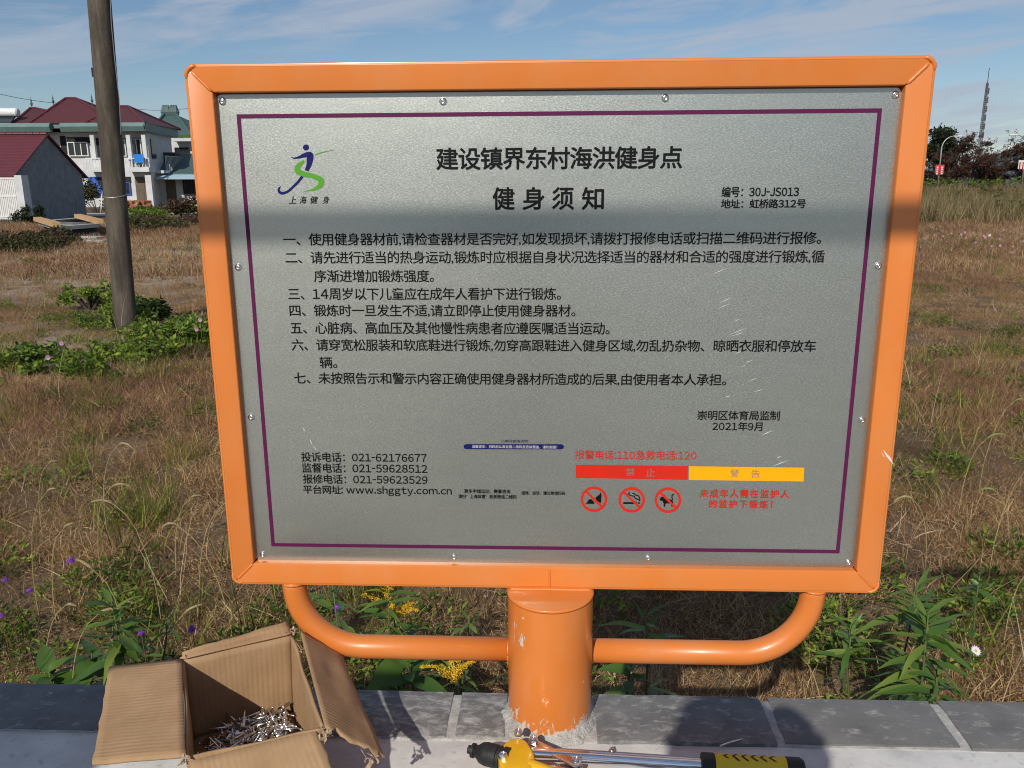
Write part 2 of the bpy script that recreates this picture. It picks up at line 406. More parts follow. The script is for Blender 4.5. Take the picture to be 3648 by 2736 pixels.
# steel panel with rounded corners
PX0, PX1, PZ0, PZ1 = .0358, .9640, -.7355, -.0385
pts = arcpts(PX0+.009, PZ1-.009, .009, 180, 90, 6) + arcpts(PX1-.009, PZ1-.009, .009, 90, 0, 6) + arcpts(PX1-.009, PZ0+.009, .009, 0, -90, 6) + arcpts(PX0+.009, PZ0+.009, .009, 270, 180, 6)
mb = MB(); mb.prism([(p[0], .012, p[1]) for p in pts], (0, .0015, 0))
panel = mb.build('steel_panel', M_STEEL, sign, bevel=.0003, segs=1)
# back sheet carrying the panel
mb = MB(); mb.box(.036, .964, .0175, .0225, -.735, -.036); mb.build('back_sheet', M_ORANGE, sign)
mb = MB()
for z_ in (-.06, -.71): mb = MB(); mb.box(.04, .96, .0136, .0174, z_-.008, z_+.008); mb.build('mounting_strip', M_ORANGE, sign)
YP = .012 - .00035
def flat_poly(loops, name, mat, dy=0.0, parent=panel):
    """flat print: list of closed outlines in x,z (sign frame)"""
    mb = MB()
    for lp in loops: mb.prism([(p[0], YP-dy, p[1]) for p in lp], (0, -.00015, 0))
    return mb.build(name, mat, parent)
PU = on_panel
def pxl(L_, ox, oy, k):   # zoomed-crop coordinates to the panel
    return [PU(ox + a/k, oy + b/k) for a, b in L_]
# purple border as four strips
X0, X1, Z1, Z0 = .0632, .9395, -.0648, -.7102; B = .0055
for q in (((X0, Z1), (X1, Z1), (X1, Z1-B), (X0, Z1-B)), ((X0, Z0+B), (X1, Z0+B), (X1, Z0), (X0, Z0)), ((X0, Z1-B), (X0+B, Z1-B), (X0+B, Z0+B), (X0, Z0+B)), ((X1-B, Z1-B), (X1, Z1-B), (X1, Z0+B), (X1-B, Z0+B))):
    flat_poly([q], 'border_line', M_PURPLE)

GC = {}
def glyph(ch):
    if ch in GC: return GC[ch]
    full = chr(ord(ch) + 0xFEE0) if 33 <= ord(ch) <= 126 and ch not in ',' else ch
    cu = bpy.data.curves.new('text', 'FONT'); cu.body = full; cu.resolution_u = 2
    to = bpy.data.objects.new('text', cu); COL.objects.link(to)
    me = bpy.data.meshes.new_from_object(to.evaluated_get(bpy.context.evaluated_depsgraph_get()))
    bpy.data.objects.remove(to); bpy.data.curves.remove(cu)
    n = len(me.vertices); co = np.zeros(n*3, np.float32); me.vertices.foreach_get('co', co); me.calc_loop_triangles()
    tri = np.zeros(len(me.loop_triangles)*3, np.int32); me.loop_triangles.foreach_get('vertices', tri); bpy.data.meshes.remove(me)
    GC[ch] = (co.reshape(-1, 3), tri.reshape(-1, 3)); return GC[ch]
EM = None
def layout(text, spacing=1.0, shear=0.0):
    """set a line with full-width Chinese glyphs and narrow figures and letters"""
    global EM
    if EM is None: a_ = glyph('国')[0]; EM = (a_[:, 0].max() - a_[:, 0].min())/.86
    x = 0.0; C_, T_, n = [], [], 0
    for ch in text:
        if ch == ' ': x += .28*EM; continue
        co, tri = glyph(ch); co = co.copy()
        if len(co) == 0: x += EM*.5; continue
        if 33 <= ord(ch) <= 126:
            if ch == '-': co[:, 0] *= .42
            w_ = co[:, 0].max() - co[:, 0].min(); co[:, 0] += x - co[:, 0].min() + .045*EM; adv = w_ + .09*EM
        else: co[:, 0] += x; adv = EM
        co[:, 0] += co[:, 1]*shear; C_.append(co); T_.append(tri + n); n += len(co); x += adv*spacing
    return np.concatenate(C_), np.concatenate(T_)
def lettering(text, xl, xr, ym, h, org, mat=M_BLACK, bold=0.0, spacing=1.0, shear=0.0, ymr=None, dy=0.0, name='lettering'):
    ox, oy, k = org
    co, tri = layout(text, spacing, shear); n = len(co)
    mn, mxx = co.min(0), co.max(0)
    ymr = ym if ymr is None else ymr
    a = PU(ox + xl/k, oy + ym/k); b = PU(ox + xr/k, oy + ymr/k)
    t = PU(ox + (xl+xr)/2/k, oy + ((ym+ymr)/2 - h/2)/k); u = PU(ox + (xl+xr)/2/k, oy + ((ym+ymr)/2 + h/2)/k)
    hh = t[1] - u[1]; zc = (t[1]+u[1])/2
    X = a[0] + (co[:, 0]-mn[0])/(mxx[0]-mn[0])*(b[0]-a[0])
    Z = zc - hh/2 + (co[:, 1]-mn[1])/(mxx[1]-mn[1])*hh
    r_b = hh*bold
    VV, TT = [], []
    offs = [(0, 0)] if bold <= 0 else [(0, 0), (1, 0), (-1, 0), (0, 1), (0, -1), (.7, .7), (-.7, .7), (.7, -.7), (-.7, -.7)]
    for i_, (ax, az) in enumerate(offs):      # strokes thickened by layers a few hundredths of a millimetre apart
        VV.append(np.stack([X + ax*r_b, np.full(n, YP - .0002 - dy - i_*.00003), Z + az*r_b], -1)); TT.append(tri + n*i_)
    VV = np.concatenate(VV); TT = np.concatenate(TT)
    me = bpy.data.meshes.new(name); me.from_pydata(VV.tolist(), [], TT.tolist()); me.update()
    o = link(name, me, mat, panel); return o
A3 = (950, 780, 2.011); A4 = (1950, 780, 2.011)
def c4(x): return x + 1000*2.011            # crop-4 x expressed in crop-3 coordinates
LT = [("一、使用健身器材前,请检查器材是否完好,如发现损坏,请拨打报修电话或扫描二维码进行报修。", 120, c4(1962), 148, 92, 137),
 ("二、请先进行适当的热身运动,锻炼时应根据自身状况选择适当的器材和合适的强度进行锻炼,循", 135, c4(1985), 280, 92, 268),
 ("序渐进增加锻炼强度。", 340, 1197, 410, 88, 408),
 ("三、14周岁以下儿童应在成年人看护下进行锻炼。", 155, 2108, 538, 88, 534),
 ("四、锻炼时一旦发生不适,请立即停止使用健身器材。", 165, 2212, 659, 88, 656),
 ("五、心脏病、高血压及其他慢性病患者应遵医嘱适当运动。", 172, c4(446), 784, 88, 780),
 ("六、请穿宽松服装和软底鞋进行锻炼,勿穿高跟鞋进入健身区域,勿乱扔杂物、晾晒衣服和停放车", 180, c4(1925), 909, 88, 906),
 ("辆。", 380, 505, 1028, 82, 1028),
 ("七、未按照告示和警示内容正确使用健身器材所造成的后果,由使用者本人承担。", 198, c4(1282), 1148, 86, 1146)]
for t, a, b, y_, h_, yr in LT: lettering(t, a, b, y_, h_, A3, ymr=yr, bold=.010)
A2 = (1450, 450, 1.427)
lettering("建设镇界东村海洪健身点", 150, 1398, 166, 112, A2, ymr=157, bold=.022)
for ch, xc in (("健", 491), ("身", 643), ("须", 793), ("知", 945)): lettering(ch, xc-54, xc+54, 367, 112, A2, bold=.022)
lettering("编号：30J-JS013", 1600, 1992, 335, 53, A2, ymr=330, bold=.022)
lettering("地址：虹桥路312号", 1597, 2027, 396, 46, A2, ymr=391, bold=.022)
A5 = (1000, 1500, 2.011)
lettering("投诉电话：021-62176677", 148, 1045, 260, 68, A5, bold=.010)
lettering("监督电话：021-59628512", 153, 1050, 338, 68, A5, bold=.010)
lettering("报修电话：021-59623529", 160, 1052, 418, 66, A5, bold=.010)
lettering("平台网址: www.shggty.com.cn", 163, 1225, 500, 72, A5, bold=.010)
lettering("二维码使用说明", 1575, 1772, 144, 21, A5, M_BLUE)
pill = [(1328, 165), (2012, 166), (2024, 172), (2030, 184), (2024, 196), (2012, 202), (1328, 201), (1316, 196), (1310, 183), (1316, 170)]
flat_poly([pxl(pill, *A5)], 'notice_strip', M_BLUE)
lettering("温馨提示：扫码前认真查看二维码是否被覆盖，谨防假冒！", 1370, 1980, 184, 22, A5, M_WHITEINK, dy=.0002)
lettering("更多申城运动、赛事咨询", 1315, 1645, 503, 28, A5, bold=.014)
lettering("请扫“上海体育”政务微信二维码", 1272, 1690, 541, 28, A5, bold=.014)
lettering("报修、投诉、建议等请扫码", 1725, 2037, 516, 26, A5, bold=.014)
A6 = (1950, 1400, 2.011)
lettering("崇明区体育局监制", 1075, 1665, 161, 68, A6, bold=.010)
lettering("2021年9月", 1183, 1540, 239, 64, A6, bold=.010)
lettering("报警电话:110急救电话:120", 198, 1070, 444, 66, A6, M_RED, ymr=448, bold=.002)
flat_poly([pxl([(202, 514), (1007, 524), (1005, 622), (203, 608)], *A6)], 'red_strip', M_RED)
flat_poly([pxl([(1014, 524), (1840, 534), (1834, 633), (1013, 622)], *A6)], 'yellow_strip', M_YEL)
for ch, a, b, y_ in (("禁", 562, 625, 565), ("止", 707, 770, 568), ("警", 1310, 1372, 575), ("告", 1460, 1522, 577)): lettering(ch, a, b, y_, 58, A6, M_GREYINK, dy=.0002)
lettering("未成年人需在监护人", 1093, 1732, 720, 58, A6, M_RED, bold=.022, spacing=1.18, ymr=725)
lettering("的监护下锻炼！", 1160, 1612, 797, 56, A6, M_RED, bold=.022, spacing=1.18)
def circ(cx_, cy_, r, a0=0, a1=360, n=40): return [(cx_ + r*math.cos(R(a0+(a1-a0)*i/n)), cy_ + r*math.sin(R(a0+(a1-a0)*i/n))) for i in range(n+1)]
for idx, (cx_, cy_) in enumerate(((334, 761), (604, 766), (864, 768))):
    loops = []
    for k in range(36):
        a0, a1 = k*10, k*10+10
        q = [(cx_+95*math.cos(R(a0)), cy_+91*math.sin(R(a0))), (cx_+95*math.cos(R(a1)), cy_+91*math.sin(R(a1))), (cx_+77*math.cos(R(a1)), cy_+73*math.sin(R(a1))), (cx_+77*math.cos(R(a0)), cy_+73*math.sin(R(a0)))]
        loops.append(pxl(q, *A6))
    sgn = flat_poly(loops, 'prohibition_symbol', M_RED)
    flat_poly([pxl([(cx_-62, cy_-50), (cx_-50, cy_-60), (cx_+62, cy_+48), (cx_+50, cy_+58)], *A6)], 'slash', M_RED, .0003)
    if idx == 0:
        L_ = [[(-60, 32), (-44, 18), (-40, 4), (-22, -2), (-4, 14), (4, 26), (0, 32)], [(10, -10), (38, -32), (50, -52), (54, -28), (50, 24), (38, 22), (16, 4)]]
    elif idx == 1:
        L_ = [[(-60, 16), (38, 16), (38, 28), (-60, 28)], [(44, 16), (50, 16), (50, 28), (44, 28)], [(54, 16), (60, 16), (60, 28), (54, 28)],
              [(-26, -46), (-16, -60), (-12, -58), (-18, -46), (-6, -34), (20, -30), (30, -14), (52, -6), (60, 8), (54, 10), (48, 0), (26, -8), (14, -24), (-10, -28), (-22, -36)],
              [(4, -52), (20, -50), (30, -38), (48, -34), (60, -20), (62, 4), (56, 4), (54, -16), (44, -28), (26, -32), (14, -44), (4, -46)]]
    else:
        L_ = [[(-60, -8), (-50, -22), (-34, -28), (-24, -40), (-20, -24), (-8, -8), (26, -4), (36, 8), (36, 20), (30, 24), (34, 46), (26, 46), (16, 24), (-8, 22), (-18, 24), (-20, 46), (-30, 46), (-32, 22), (-40, 4), (-56, 2)],
              [(30, -2), (24, -20), (26, -38), (42, -46), (44, -40), (34, -34), (32, -20), (38, -2)]]
    flat_poly([pxl([(cx_+a, cy_+b) for a, b in lp], *A6) for lp in L_], 'pictogram', M_BLACK, .00015)
# running figure emblem
A1 = (900, 450, 5.0275)
def ribbon(c, wds, org):
    """tapering stroke along a centre line of crop coordinates"""
    # Catmull-Rom resample
    pts = [Vector(p) for p in c]; out = []; ww = []
    for i in range(len(pts)-1):
        p0 = pts[max(i-1, 0)]; p1 = pts[i]; p2 = pts[i+1]; p3 = pts[min(i+2, len(pts)-1)]
        for s_ in range(8):
            t = s_/8
            out.append(.5*((2*p1)+(-p0+p2)*t+(2*p0-5*p1+4*p2-p3)*t*t+(-p0+3*p1-3*p2+p3)*t**3)); ww.append(wds[i]*(1-t)+wds[i+1]*t)
    out.append(pts[-1]); ww.append(wds[-1]); loops = []
    L1, L2 = [], []
    for i, p in enumerate(out):
        d = (out[min(i+1, len(out)-1)] - out[max(i-1, 0)]).normalized(); n_ = Vector((-d.y, d.x))
        L1.append(p + n_*ww[i]/2); L2.append(p - n_*ww[i]/2)
    for i in range(len(out)-1): loops.append(pxl([L1[i], L1[i+1], L2[i+1], L2[i]], *org))
    return loops
emb = flat_poly([pxl(circ(956, 378, 54, n=28)[:-1], *A1)], 'emblem', M_BLUE)
flat_poly(ribbon([(680, 543), (740, 570), (830, 555), (910, 525), (985, 505), (1030, 520), (1025, 600), (1010, 690), (965, 795)], [4, 22, 45, 75, 90, 120, 118, 90, 66], A1), 'emblem_body', M_BLUE, parent=emb)
flat_poly(ribbon([(892, 895), (820, 990), (730, 1080), (640, 1160), (560, 1196), (500, 1190), (468, 1150), (480, 1100), (514, 1078)], [52, 46, 42, 44, 48, 52, 46, 30, 6], A1), 'emblem_leg', M_BLUE, parent=emb)
flat_poly(ribbon([(922, 618), (860, 670), (805, 735), (815, 805), (900, 850), (1040, 880), (1160, 920), (1228, 975), (1215, 1050), (1140, 1110), (1050, 1143), (918, 1163)], [40, 70, 100, 105, 92, 82, 88, 110, 95, 60, 30, 3], A1), 'emblem_ribbon', M_GREEN, parent=emb, dy=.0001)
flat_poly(ribbon([(1118, 510), (1220, 475), (1340, 445), (1465, 423)], [24, 20, 12, 2], A1), 'emblem_ribbon', M_GREEN, parent=emb)
for ch, a, b in (("上", 645, 780), ("海", 842, 970), ("健", 1035, 1172), ("身", 1250, 1372)): lettering(ch, a, b, 1318, 130, A1, M_BLACK, bold=.006, shear=.25)
# scratches on the steel
sx = [(1062, 82, 1152, 46), (1168, 402, 1290, 350), (1225, 603, 1330, 560), (1220, 643, 1308, 606), (1330, 737, 1382, 714), (1302, 830, 1430, 780), (1320, 840, 1415, 808), (1345, 965, 1392, 945), (1395, 1058, 1420, 1048), (1420, 1030, 1470, 1010), (1480, 1240, 1540, 1220), (1440, 1165, 1505, 1135)]
loops = []
for a, b, c_, d in sx:
    loops.append(pxl([(a, b), ((a+c_)/2, (b+d)/2-1.6), (c_, d), ((a+c_)/2, (b+d)/2+1.6)], *A4))
for a, b, c_, d in ((1535, 303, 1612, 268), (1615, 524, 1722, 482), (1640, 468, 1678, 450), (1275, 30, 1312, 18)):
    loops.append(pxl([(a, b), ((a+c_)/2, (b+d)/2-2.4), (c_, d), ((a+c_)/2, (b+d)/2+2.4)], *A6))
for a, b, c_, d in ((155, 42, 180, 80), (205, 120, 230, 175), (228, 178, 262, 210), (720, 448, 790, 440)):
    loops.append(pxl([(a, b), ((a+c_)/2+3, (b+d)/2), (c_, d), ((a+c_)/2-3, (b+d)/2)], *A5))
for lp in loops: flat_poly([lp], 'scratch', M_SCR)
flat_poly([[PU(3132, 1590), PU(3162, 1622), PU(3170, 1645), PU(3146, 1618)], [PU(3124, 1596), PU(3140, 1618), PU(3136, 1618)]], 'scratch', plain('bare_scratch', (.72, .62, .55), .6), dy=.0123, parent=sign)
# rivets holding the panel
for i, (X_, Y_) in enumerate(((481,219),(957,219),(1437,212),(1934,205),(515,577),(543,901),(1897,574),(1862,907),(568,1198),(981,1203),(1400,1205),(1833,1215))):
    q = PU(X_*3648/2212, Y_*3648/2212)
    mb = MB(); mb.lathe([(.0052, 0), (.0052, .0005), (.0045, .0017), (.0031, .0026), (.0020, .0028), (.0017, .0016), (.0009, .0016), (.0007, .0024), (.0002, .0025)], 20, 'y', (q[0], .0121, q[1]))
    mb.build('rivet', M_ZINC, panel, smooth=True)
# post, cap, arms
postE = SM.inverted()
mb = MB(); mb.lathe([(.066, -.05), (.066, .2125), ], 64, 'z')
po = mb.build('post', M_ORANGE_POST, sign, mat4=Matrix.Translation((.5, 0, LEDGE)), autosmooth=.6)
mb = MB(); mb.lathe([(.0655, 0), (.0668, .001), (.0672, .003), (.0665, .0045), (.064, .0055)], 64, 'z')
mb.build('post_cap', M_ORANGE, sign, mat4=Matrix.Translation((.5, 0, -H-.0058)), autosmooth=.8)
bead([(.436, -.0006, -H-.0006), (.47, -.0012, -H-.0004), (.5, -.0008, -H), (.53, -.0012, -H-.0004), (.564, -.0006, -H-.0006)], .0026, seed=14)
for sgn_ in (-1, 1):
    P_ = [(.5+sgn_*.05, .019, -.887)] + [(.5+sgn_*(.30 + .107*math.sin(R(a))), .019, -.887 + .107 - .107*math.cos(R(a))) for a in range(0, 91, 6)] + [(.5+sgn_*.407, .019, -H+.002)]
    mb = MB(); mb.tube(P_, .0190, 28); mb.build('arm_tube', M_ORANGE, sign, smooth=True)
    bead([(.5+sgn_*(.407+.0195*math.cos(R(a))), .019-.0195*math.sin(R(a)), -H-.0012) for a in range(0, 181, 15)], .0024, seed=3+sgn_)
    bead([(.5+sgn_*(math.sqrt(max(.066**2-(.019-.0195*math.cos(R(a)))**2, 0))+.001), .019-.0195*math.cos(R(a)), -.887+.0195*math.sin(R(a))) for a in range(0, 361, 20)], .0020, seed=6+sgn_)
# ------------------------------------------------------------------ cardboard box (built in the wall-top frame: x along, y away, z up from the ledge)
WT = SMT(0, 0, LEDGE)
def V(x, n_, z): return Vector((x, -n_, z))          # n_ = distance towards the viewer
m = Mat('cardboard', (.42, .27, .15), .85, 0, .2)
P = m.coord('Object')
uvw = m.node('ShaderNodeUVMap').outputs[0]
wv = m.node('ShaderNodeTexWave', {'Vector': uvw, 'Scale': 42.0, 'Distortion': 1.4, 'Detail': 2.0, 'Detail Scale': 1.2}, wave_type='BANDS', bands_direction='X').outputs['Fac']
wv = m.math('MULTIPLY', wv, m.ramp(m.noise(14, m.coord('Object'), 3), [(.35, g3(.15)), (.7, g3(1))]))
f = m.noise(22, P, 6, .6); f2 = m.noise(240, P, 3)
c = m.ramp(f, [(.3, (.36, .225, .12)), (.7, (.45, .295, .168))]); c = m.mix(m.math('MULTIPLY', f2, .3), c, (.30, .18, .10))
m.set('Base Color', c); m.bump(m.math('ADD', m.math('MULTIPLY', wv, .55), m.math('MULTIPLY', f, 1.6)), .32, .0018); M_CARD = m.m
m = Mat('torn_cardboard', (.5, .38, .26), .95); f = m.noise(150, m.coord('Object'), 4); m.set('Base Color', m.ramp(f, [(.3, (.28, .18, .11)), (.7, (.58, .46, .33))])); m.bump(f, .9, .003); M_TORN = m.m
box = empty('cardboard_box', WT @ Matrix.Translation(V(.08, .16, 0)), 'open torn cardboard box full of loose rivets on the wall left of the post', 'box')
BO = V(.08, .16, 0)
def card(name, c00, c10, c11, c01, nx=16, ny=12, warp=.0015, torn=(), flute=.10, seed=0, th=.0032, tear=.004, bulge=0.0):
    """sheet of corrugated board; c00-c10 is the hinge; torn = sides with a ragged edge; flute direction runs along v (0) or u (1)"""
    c00, c10, c11, c01 = [Vector(c) - BO for c in (c00, c10, c11, c01)]
    nrm = (c10-c00).cross(c01-c00).normalized(); P_ = []; UVs = []
    for j in range(ny+1):
        for i in range(nx+1):
            u, v = i/nx, j/ny; 
            uu, vv = u, v
            if 'top' in torn and j == ny: vv += tear*(noise.noise(Vector((u*9, seed, 1)))*1.6 + noise.noise(Vector((u*38, seed, 2)))) / max(.02, (c01-c00).length) 
            if 'right' in torn and i == nx: uu += tear*(noise.noise(Vector((v*9, seed, 3)))*1.6 + noise.noise(Vector((v*38, seed, 4)))) / max(.02, (c10-c00).length)
            if 'left' in torn and i == 0: uu -= tear*(noise.noise(Vector((v*9, seed, 5)))*1.6 + noise.noise(Vector((v*38, seed, 6)))) / max(.02, (c10-c00).length)
            p = c00.lerp(c10, uu).lerp(c01.lerp(c11, uu), vv)
            p += nrm*(warp*noise.noise(Vector((u*3, v*3, seed+7)))*(v if bulge == 0 else 1) + bulge*math.sin(math.pi*u)*v)
            P_.append(p); UVs.append((u*(c10-c00).length*10*flute if flute > 0 else 0, v))
    n = len(P_); verts = [tuple(p) for p in P_] + [tuple(p - nrm*th) for p in P_]
    fs = []; mi = []
    for j in range(ny):
        for i in range(nx):
            a = j*(nx+1)+i; fs.append((a, a+1, a+nx+2, a+nx+1)); fs.append((n+a+nx+1, n+a+nx+2, n+a+1, n+a)); mi += [0, 0]
    ring = list(range(nx+1)) + [j*(nx+1)+nx for j in range(1, ny+1)] + [ny*(nx+1)+i for i in range(nx-1, -1, -1)] + [j*(nx+1) for j in range(ny-1, 0, -1)]
    for k in range(len(ring)):
        a, b = ring[k], ring[(k+1) % len(ring)]; fs.append((a, n+a, n+b, b)); mi.append(1)
    me = bpy.data.meshes.new(name); me.from_pydata(verts, [], fs); me.polygons.foreach_set('material_index', mi)
    uvl = me.uv_layers.new(name='UVMap')
    L0 = (c10-c00).length; L1 = (c01-c00).length
    uvs = []
    for j in range(ny+1):
        for i in range(nx+1): uvs.append((i/nx*L0*(flute != 'v') + (j/ny*L1 if flute == 'v' else 0), 0.0))
    uvs = uvs + uvs
    for lp in me.loops: uvl.data[lp.index].uv = uvs[lp.vertex_index]
    me.update()
    o = link(name, me, [M_CARD, M_TORN], box)
    for p in me.polygons: p.use_smooth = p.material_index == 0
    return o
hT = .14
A, B_, C_, D_ = V(-.050, .088, hT), V(.093, .012, hT), V(.205, .238, hT), V(.048, .302, hT)
def dn(p, z=.004, s=0.0, c=V(.08, .16, 0)): return Vector((p.x + (c.x-p.x)*s, p.y + (c.y-p.y)*s, z))
a_, b_, c_, d_ = dn(A), dn(V(.089, .0155, 0)), dn(V(.185, .222, 0)), dn(V(.045, .285, 0))
card('wall_panel', b_, a_, A, B_, warp=.002, seed=1)                 # back wall
card('wall_panel', a_, d_, D_, A, warp=.003, seed=2)                 # left wall
card('wall_panel', c_, b_, B_, C_, warp=.004, seed=3)                # right wall
card('wall_panel', d_, c_, C_, D_, warp=.002, seed=4)                # front wall
card('bottom_panel', a_, b_, c_, d_, warp=.0, seed=5)
# flaps folded outwards; inner faces up
card('flap', B_, A, V(-.054, .077, hT+.004), V(.079, -.012, hT+.008), torn=('top',), warp=.003, seed=6, tear=.003)
card('flap', A + V(.0005, .002, .0006), D_ + V(-.0005, .0, .0006), V(-.071, .304, .128), V(-.162, .088, .124), torn=('top',), warp=.004, seed=7, tear=.0009)
card('flap', C_, B_ + V(.012, -.004, .002), V(.162, -.004, .096), V(.281, .240, .097), torn=('left',), warp=.006, seed=8, tear=.012, nx=30)
card('flap', D_ + V(.006, .004, -.001), C_ + V(-.012, .0, -.003), V(.262, .318, .055), V(.095, .385, .055), torn=('left', 'right'), warp=.003, seed=9, tear=.0025)
# torn paper at the corners
def scrap(p, sz, seed, n=9):
    mb = MB(); rr = random.Random(seed); p = p - BO
    for k in range(n):
        q = p + Vector((rr.uniform(-1, 1), rr.uniform(-1, 1), rr.uniform(-.8, .8)))*sz*.6
        a = Vector((rr.uniform(-1, 1), rr.uniform(-1, 1), rr.uniform(-1, 1))).normalized()*sz*rr.uniform(.5, 1); b = Vector((rr.uniform(-1, 1), rr.uniform(-1, 1), rr.uniform(-1, 1))).normalized()*sz*.5
        mb.prism([q, q+a, q+a*.7+b, q+b], a.cross(b).normalized()*.0006)
    mb.build('torn_scrap', M_TORN, box)
scrap(A + V(.004, -.004, 0), .007, 1); scrap(B_ + V(-.002, -.004, .002), .009, 2); scrap(C_ + V(-.002, .004, -.006), .012, 3, 14); scrap(D_, .009, 4); scrap(V(.262, .238, .096), .012, 5, 12)
# loose blind rivets in the box
def rivet_mesh(seed, L=.0150, r=.0027, stem=.028):
    rr = random.Random(seed); mb = MB()
    mb.lathe([(r*.75, 0), (r, .0006), (r, L), (r*1.9, L), (r*1.95, L+.0005), (r*1.5, L+.0012), (r*.55, L+.0013)], 10)
    mb.lathe([(r*.5, L+.001), (r*.5, L+stem), (r*.2, L+stem+.001)], 7)
    mb.lathe([(r*.3, -.0022), (r*.86, -.0015), (r*.9, -.0002), (r*.5, .0003)], 8)
    me = mb.mesh('rivet'); me.polygons.foreach_set('use_smooth', [True]*len(me.polygons)); me.materials.append(M_RIV); return me
RM = [rivet_mesh(1), rivet_mesh(2, .0165, .0026, .030), rivet_mesh(3, .0140, .0028, .0265)]
rr = random.Random(11)
spots = []
def inbox(s, t, z):   # s across from the left wall to the right wall, t from back to front
    p = a_.lerp(b_, s).lerp(d_.lerp(c_, s), t); return Vector((p.x, p.y, z))
k = 0
layers = [(.010, 10), (.016, 30), (.022, 60), (.028, 80), (.034, 85), (.040, 70)]
nm = 0
for z0, cnt in layers:
    for _ in range(cnt):
        s = rr.uniform(.12, .90); t = rr.uniform(.08, .86)
        hgt = .022 + .020*smooth(.0, .5, s)*(.6+.4*math.sin(t*3)) + .004*noise.noise(Vector((s*6, t*6, 0)))
        if z0 > hgt: continue
        if nm >= 290: continue
        p = inbox(s, t, z0 + rr.uniform(-.003, .003))
        rot = Euler((math.pi/2 + rr.gauss(0, .16), 0, rr.uniform(0, 6.28)))
        d = (rot.to_matrix() @ Vector((0, 0, 1)))
        if d.z*.03 + p.z < .006: rot = Euler((math.pi/2 - abs(rr.gauss(0, .2)), 0, rot.z))
        d = rot.to_matrix() @ Vector((0, 0, 1)); p = p - d*.012
        o = bpy.data.objects.new('rivet', rr.choice(RM)); COL.objects.link(o)
        o.matrix_world = WT @ Matrix.Translation(p) @ rot.to_matrix().to_4x4()
        tag(o, 'loose silver blind rivet lying in the heap inside the cardboard box', 'rivet', 'loose rivets in the cardboard box'); nm += 1
print('box rivets', nm)

# ------------------------------------------------------------------ hand riveter lying on the wall
M_CHROME = plain('chrome', (.80, .80, .82), .10, 1.0, .04, 30); M_GUNY = plain('yellow_enamel', (.82, .46, .012), .35, 0, .08, 40, coat=.3)
M_RUBBER = plain('black_rubber', (.012, .012, .013), .55, 0, .2, 60, bump=.1); M_GRIPY = plain('yellow_grip', (.80, .55, .02), .5, 0, .06, 40)
M_LINKS = plain('polished_link', (.62, .55, .50), .22, 1.0, .1, 60)
gun = empty('hand_riveter', WT @ Matrix.Translation(V(.45, .14, 0)), 'long armed hand riveter with yellow head and yellow black grips on the wall', 'riveter')
GO = V(.45, .14, 0)
def G(x, n_, z): return V(x, n_, z) - GO
mb = MB(); d = Vector((-1, .16, 0)).normalized()
def lathe_dir(p0, dr, prof, seg, name, mat, parent, **kw):
    mb = MB(); mb.lathe(prof, seg); q = Vector(dr).to_track_quat('Z', 'Y').to_matrix().to_4x4(); q.translation = p0
    return mb.build(name, mat, parent, mat4=q, **kw)
nd = G(.378, .118, .021) - G(.436, .138, .021)
lathe_dir(G(.436, .138, .021), nd, [(.0165, -.006), (.0165, .003), (.0150, .004), (.0150, .006), (.0165, .007), (.0165, .009), (.0150, .010), (.0150, .012), (.0165, .013), (.0165, .030), (.0145, .038), (.0095, .044), (.0085, .048), (.0105, .049), (.0105, .053), (.0062, .054), (.0062, .059), (.0040, .060)], 32, 'nose', M_RUBBER, gun, autosmooth=.5)
# head plate: pear-shaped thick yellow casting
out = []
for a in range(0, 360, 15):
    r1 = .030 + .006*math.cos(R(a)*2 + 1.2); out.append((math.cos(R(a))*r1*.86, math.sin(R(a))*r1*1.35))
mb = MB(); ct = G(.452, .148, .0)
mb.prism([ct + Vector((x*math.cos(-.35)-y*math.sin(-.35), x*math.sin(-.35)+y*math.cos(-.35), .012)) for x, y in out], (0, 0, .022))
mb.build('head', M_GUNY, gun, bevel=.004, segs=3, autosmooth=.7)
def nutbolt(x, n_, z, r=.0068):
    mb = MB(); p = G(x, n_, z)
    mb.lathe([(r, 0), (r, .0045)], 6, o=p); mb.lathe([(r*.85, .0045), (r*.80, .0070), (r*.6, .0082), (r*.42, .0082), (r*.40, .0066), (r*.1, .0066)], 18, o=p)
    mb.build('nut', M_ZINC, gun, autosmooth=.5)
nutbolt(.453, .100, .034); nutbolt(.433, .152, .034); nutbolt(.4755, .108, .028); nutbolt(.537, .151, .028, .0072)
# arms
def rod(p, q, r, name, mat): 
    mb = MB(); mb.tube([p, q], r, 24); return mb.build(name, mat, gun, autosmooth=.6)
rod(G(.458, .1265, .022), G(.722, .1375, .018), .0088, 'arm', M_CHROME)
rod(G(.470, .158, .023), G(.512, .176, .020), .0125, 'arm_socket', M_GUNY)
rod(G(.505, .173, .020), G(.72, .262, .018), .0088, 'arm', M_CHROME)
def linkbar(x0, n0, x1, n1, z, wd, name, mat):
    p, q = G(x0, n0, z), G(x1, n1, z); d = (q-p).normalized(); s = Vector((-d.y, d.x, 0)); pts = []
    for k in range(9): a = math.pi/2 + math.pi*k/8; pts.append(p + (d*math.cos(a) + s*math.sin(a))*wd)
    for k in range(9): a = -math.pi/2 + math.pi*k/8; pts.append(q + (d*math.cos(a) + s*math.sin(a))*wd)
    mb = MB(); mb.prism(pts, (0, 0, .003)); return mb.build(name, mat, gun, bevel=.0006, segs=2, autosmooth=.5)
linkbar(.4755, .108, .537, .151, .0248, .0072, 'link', M_LINKS); linkbar(.478, .160, .540, .150, .019, .0068, 'link', M_LINKS)
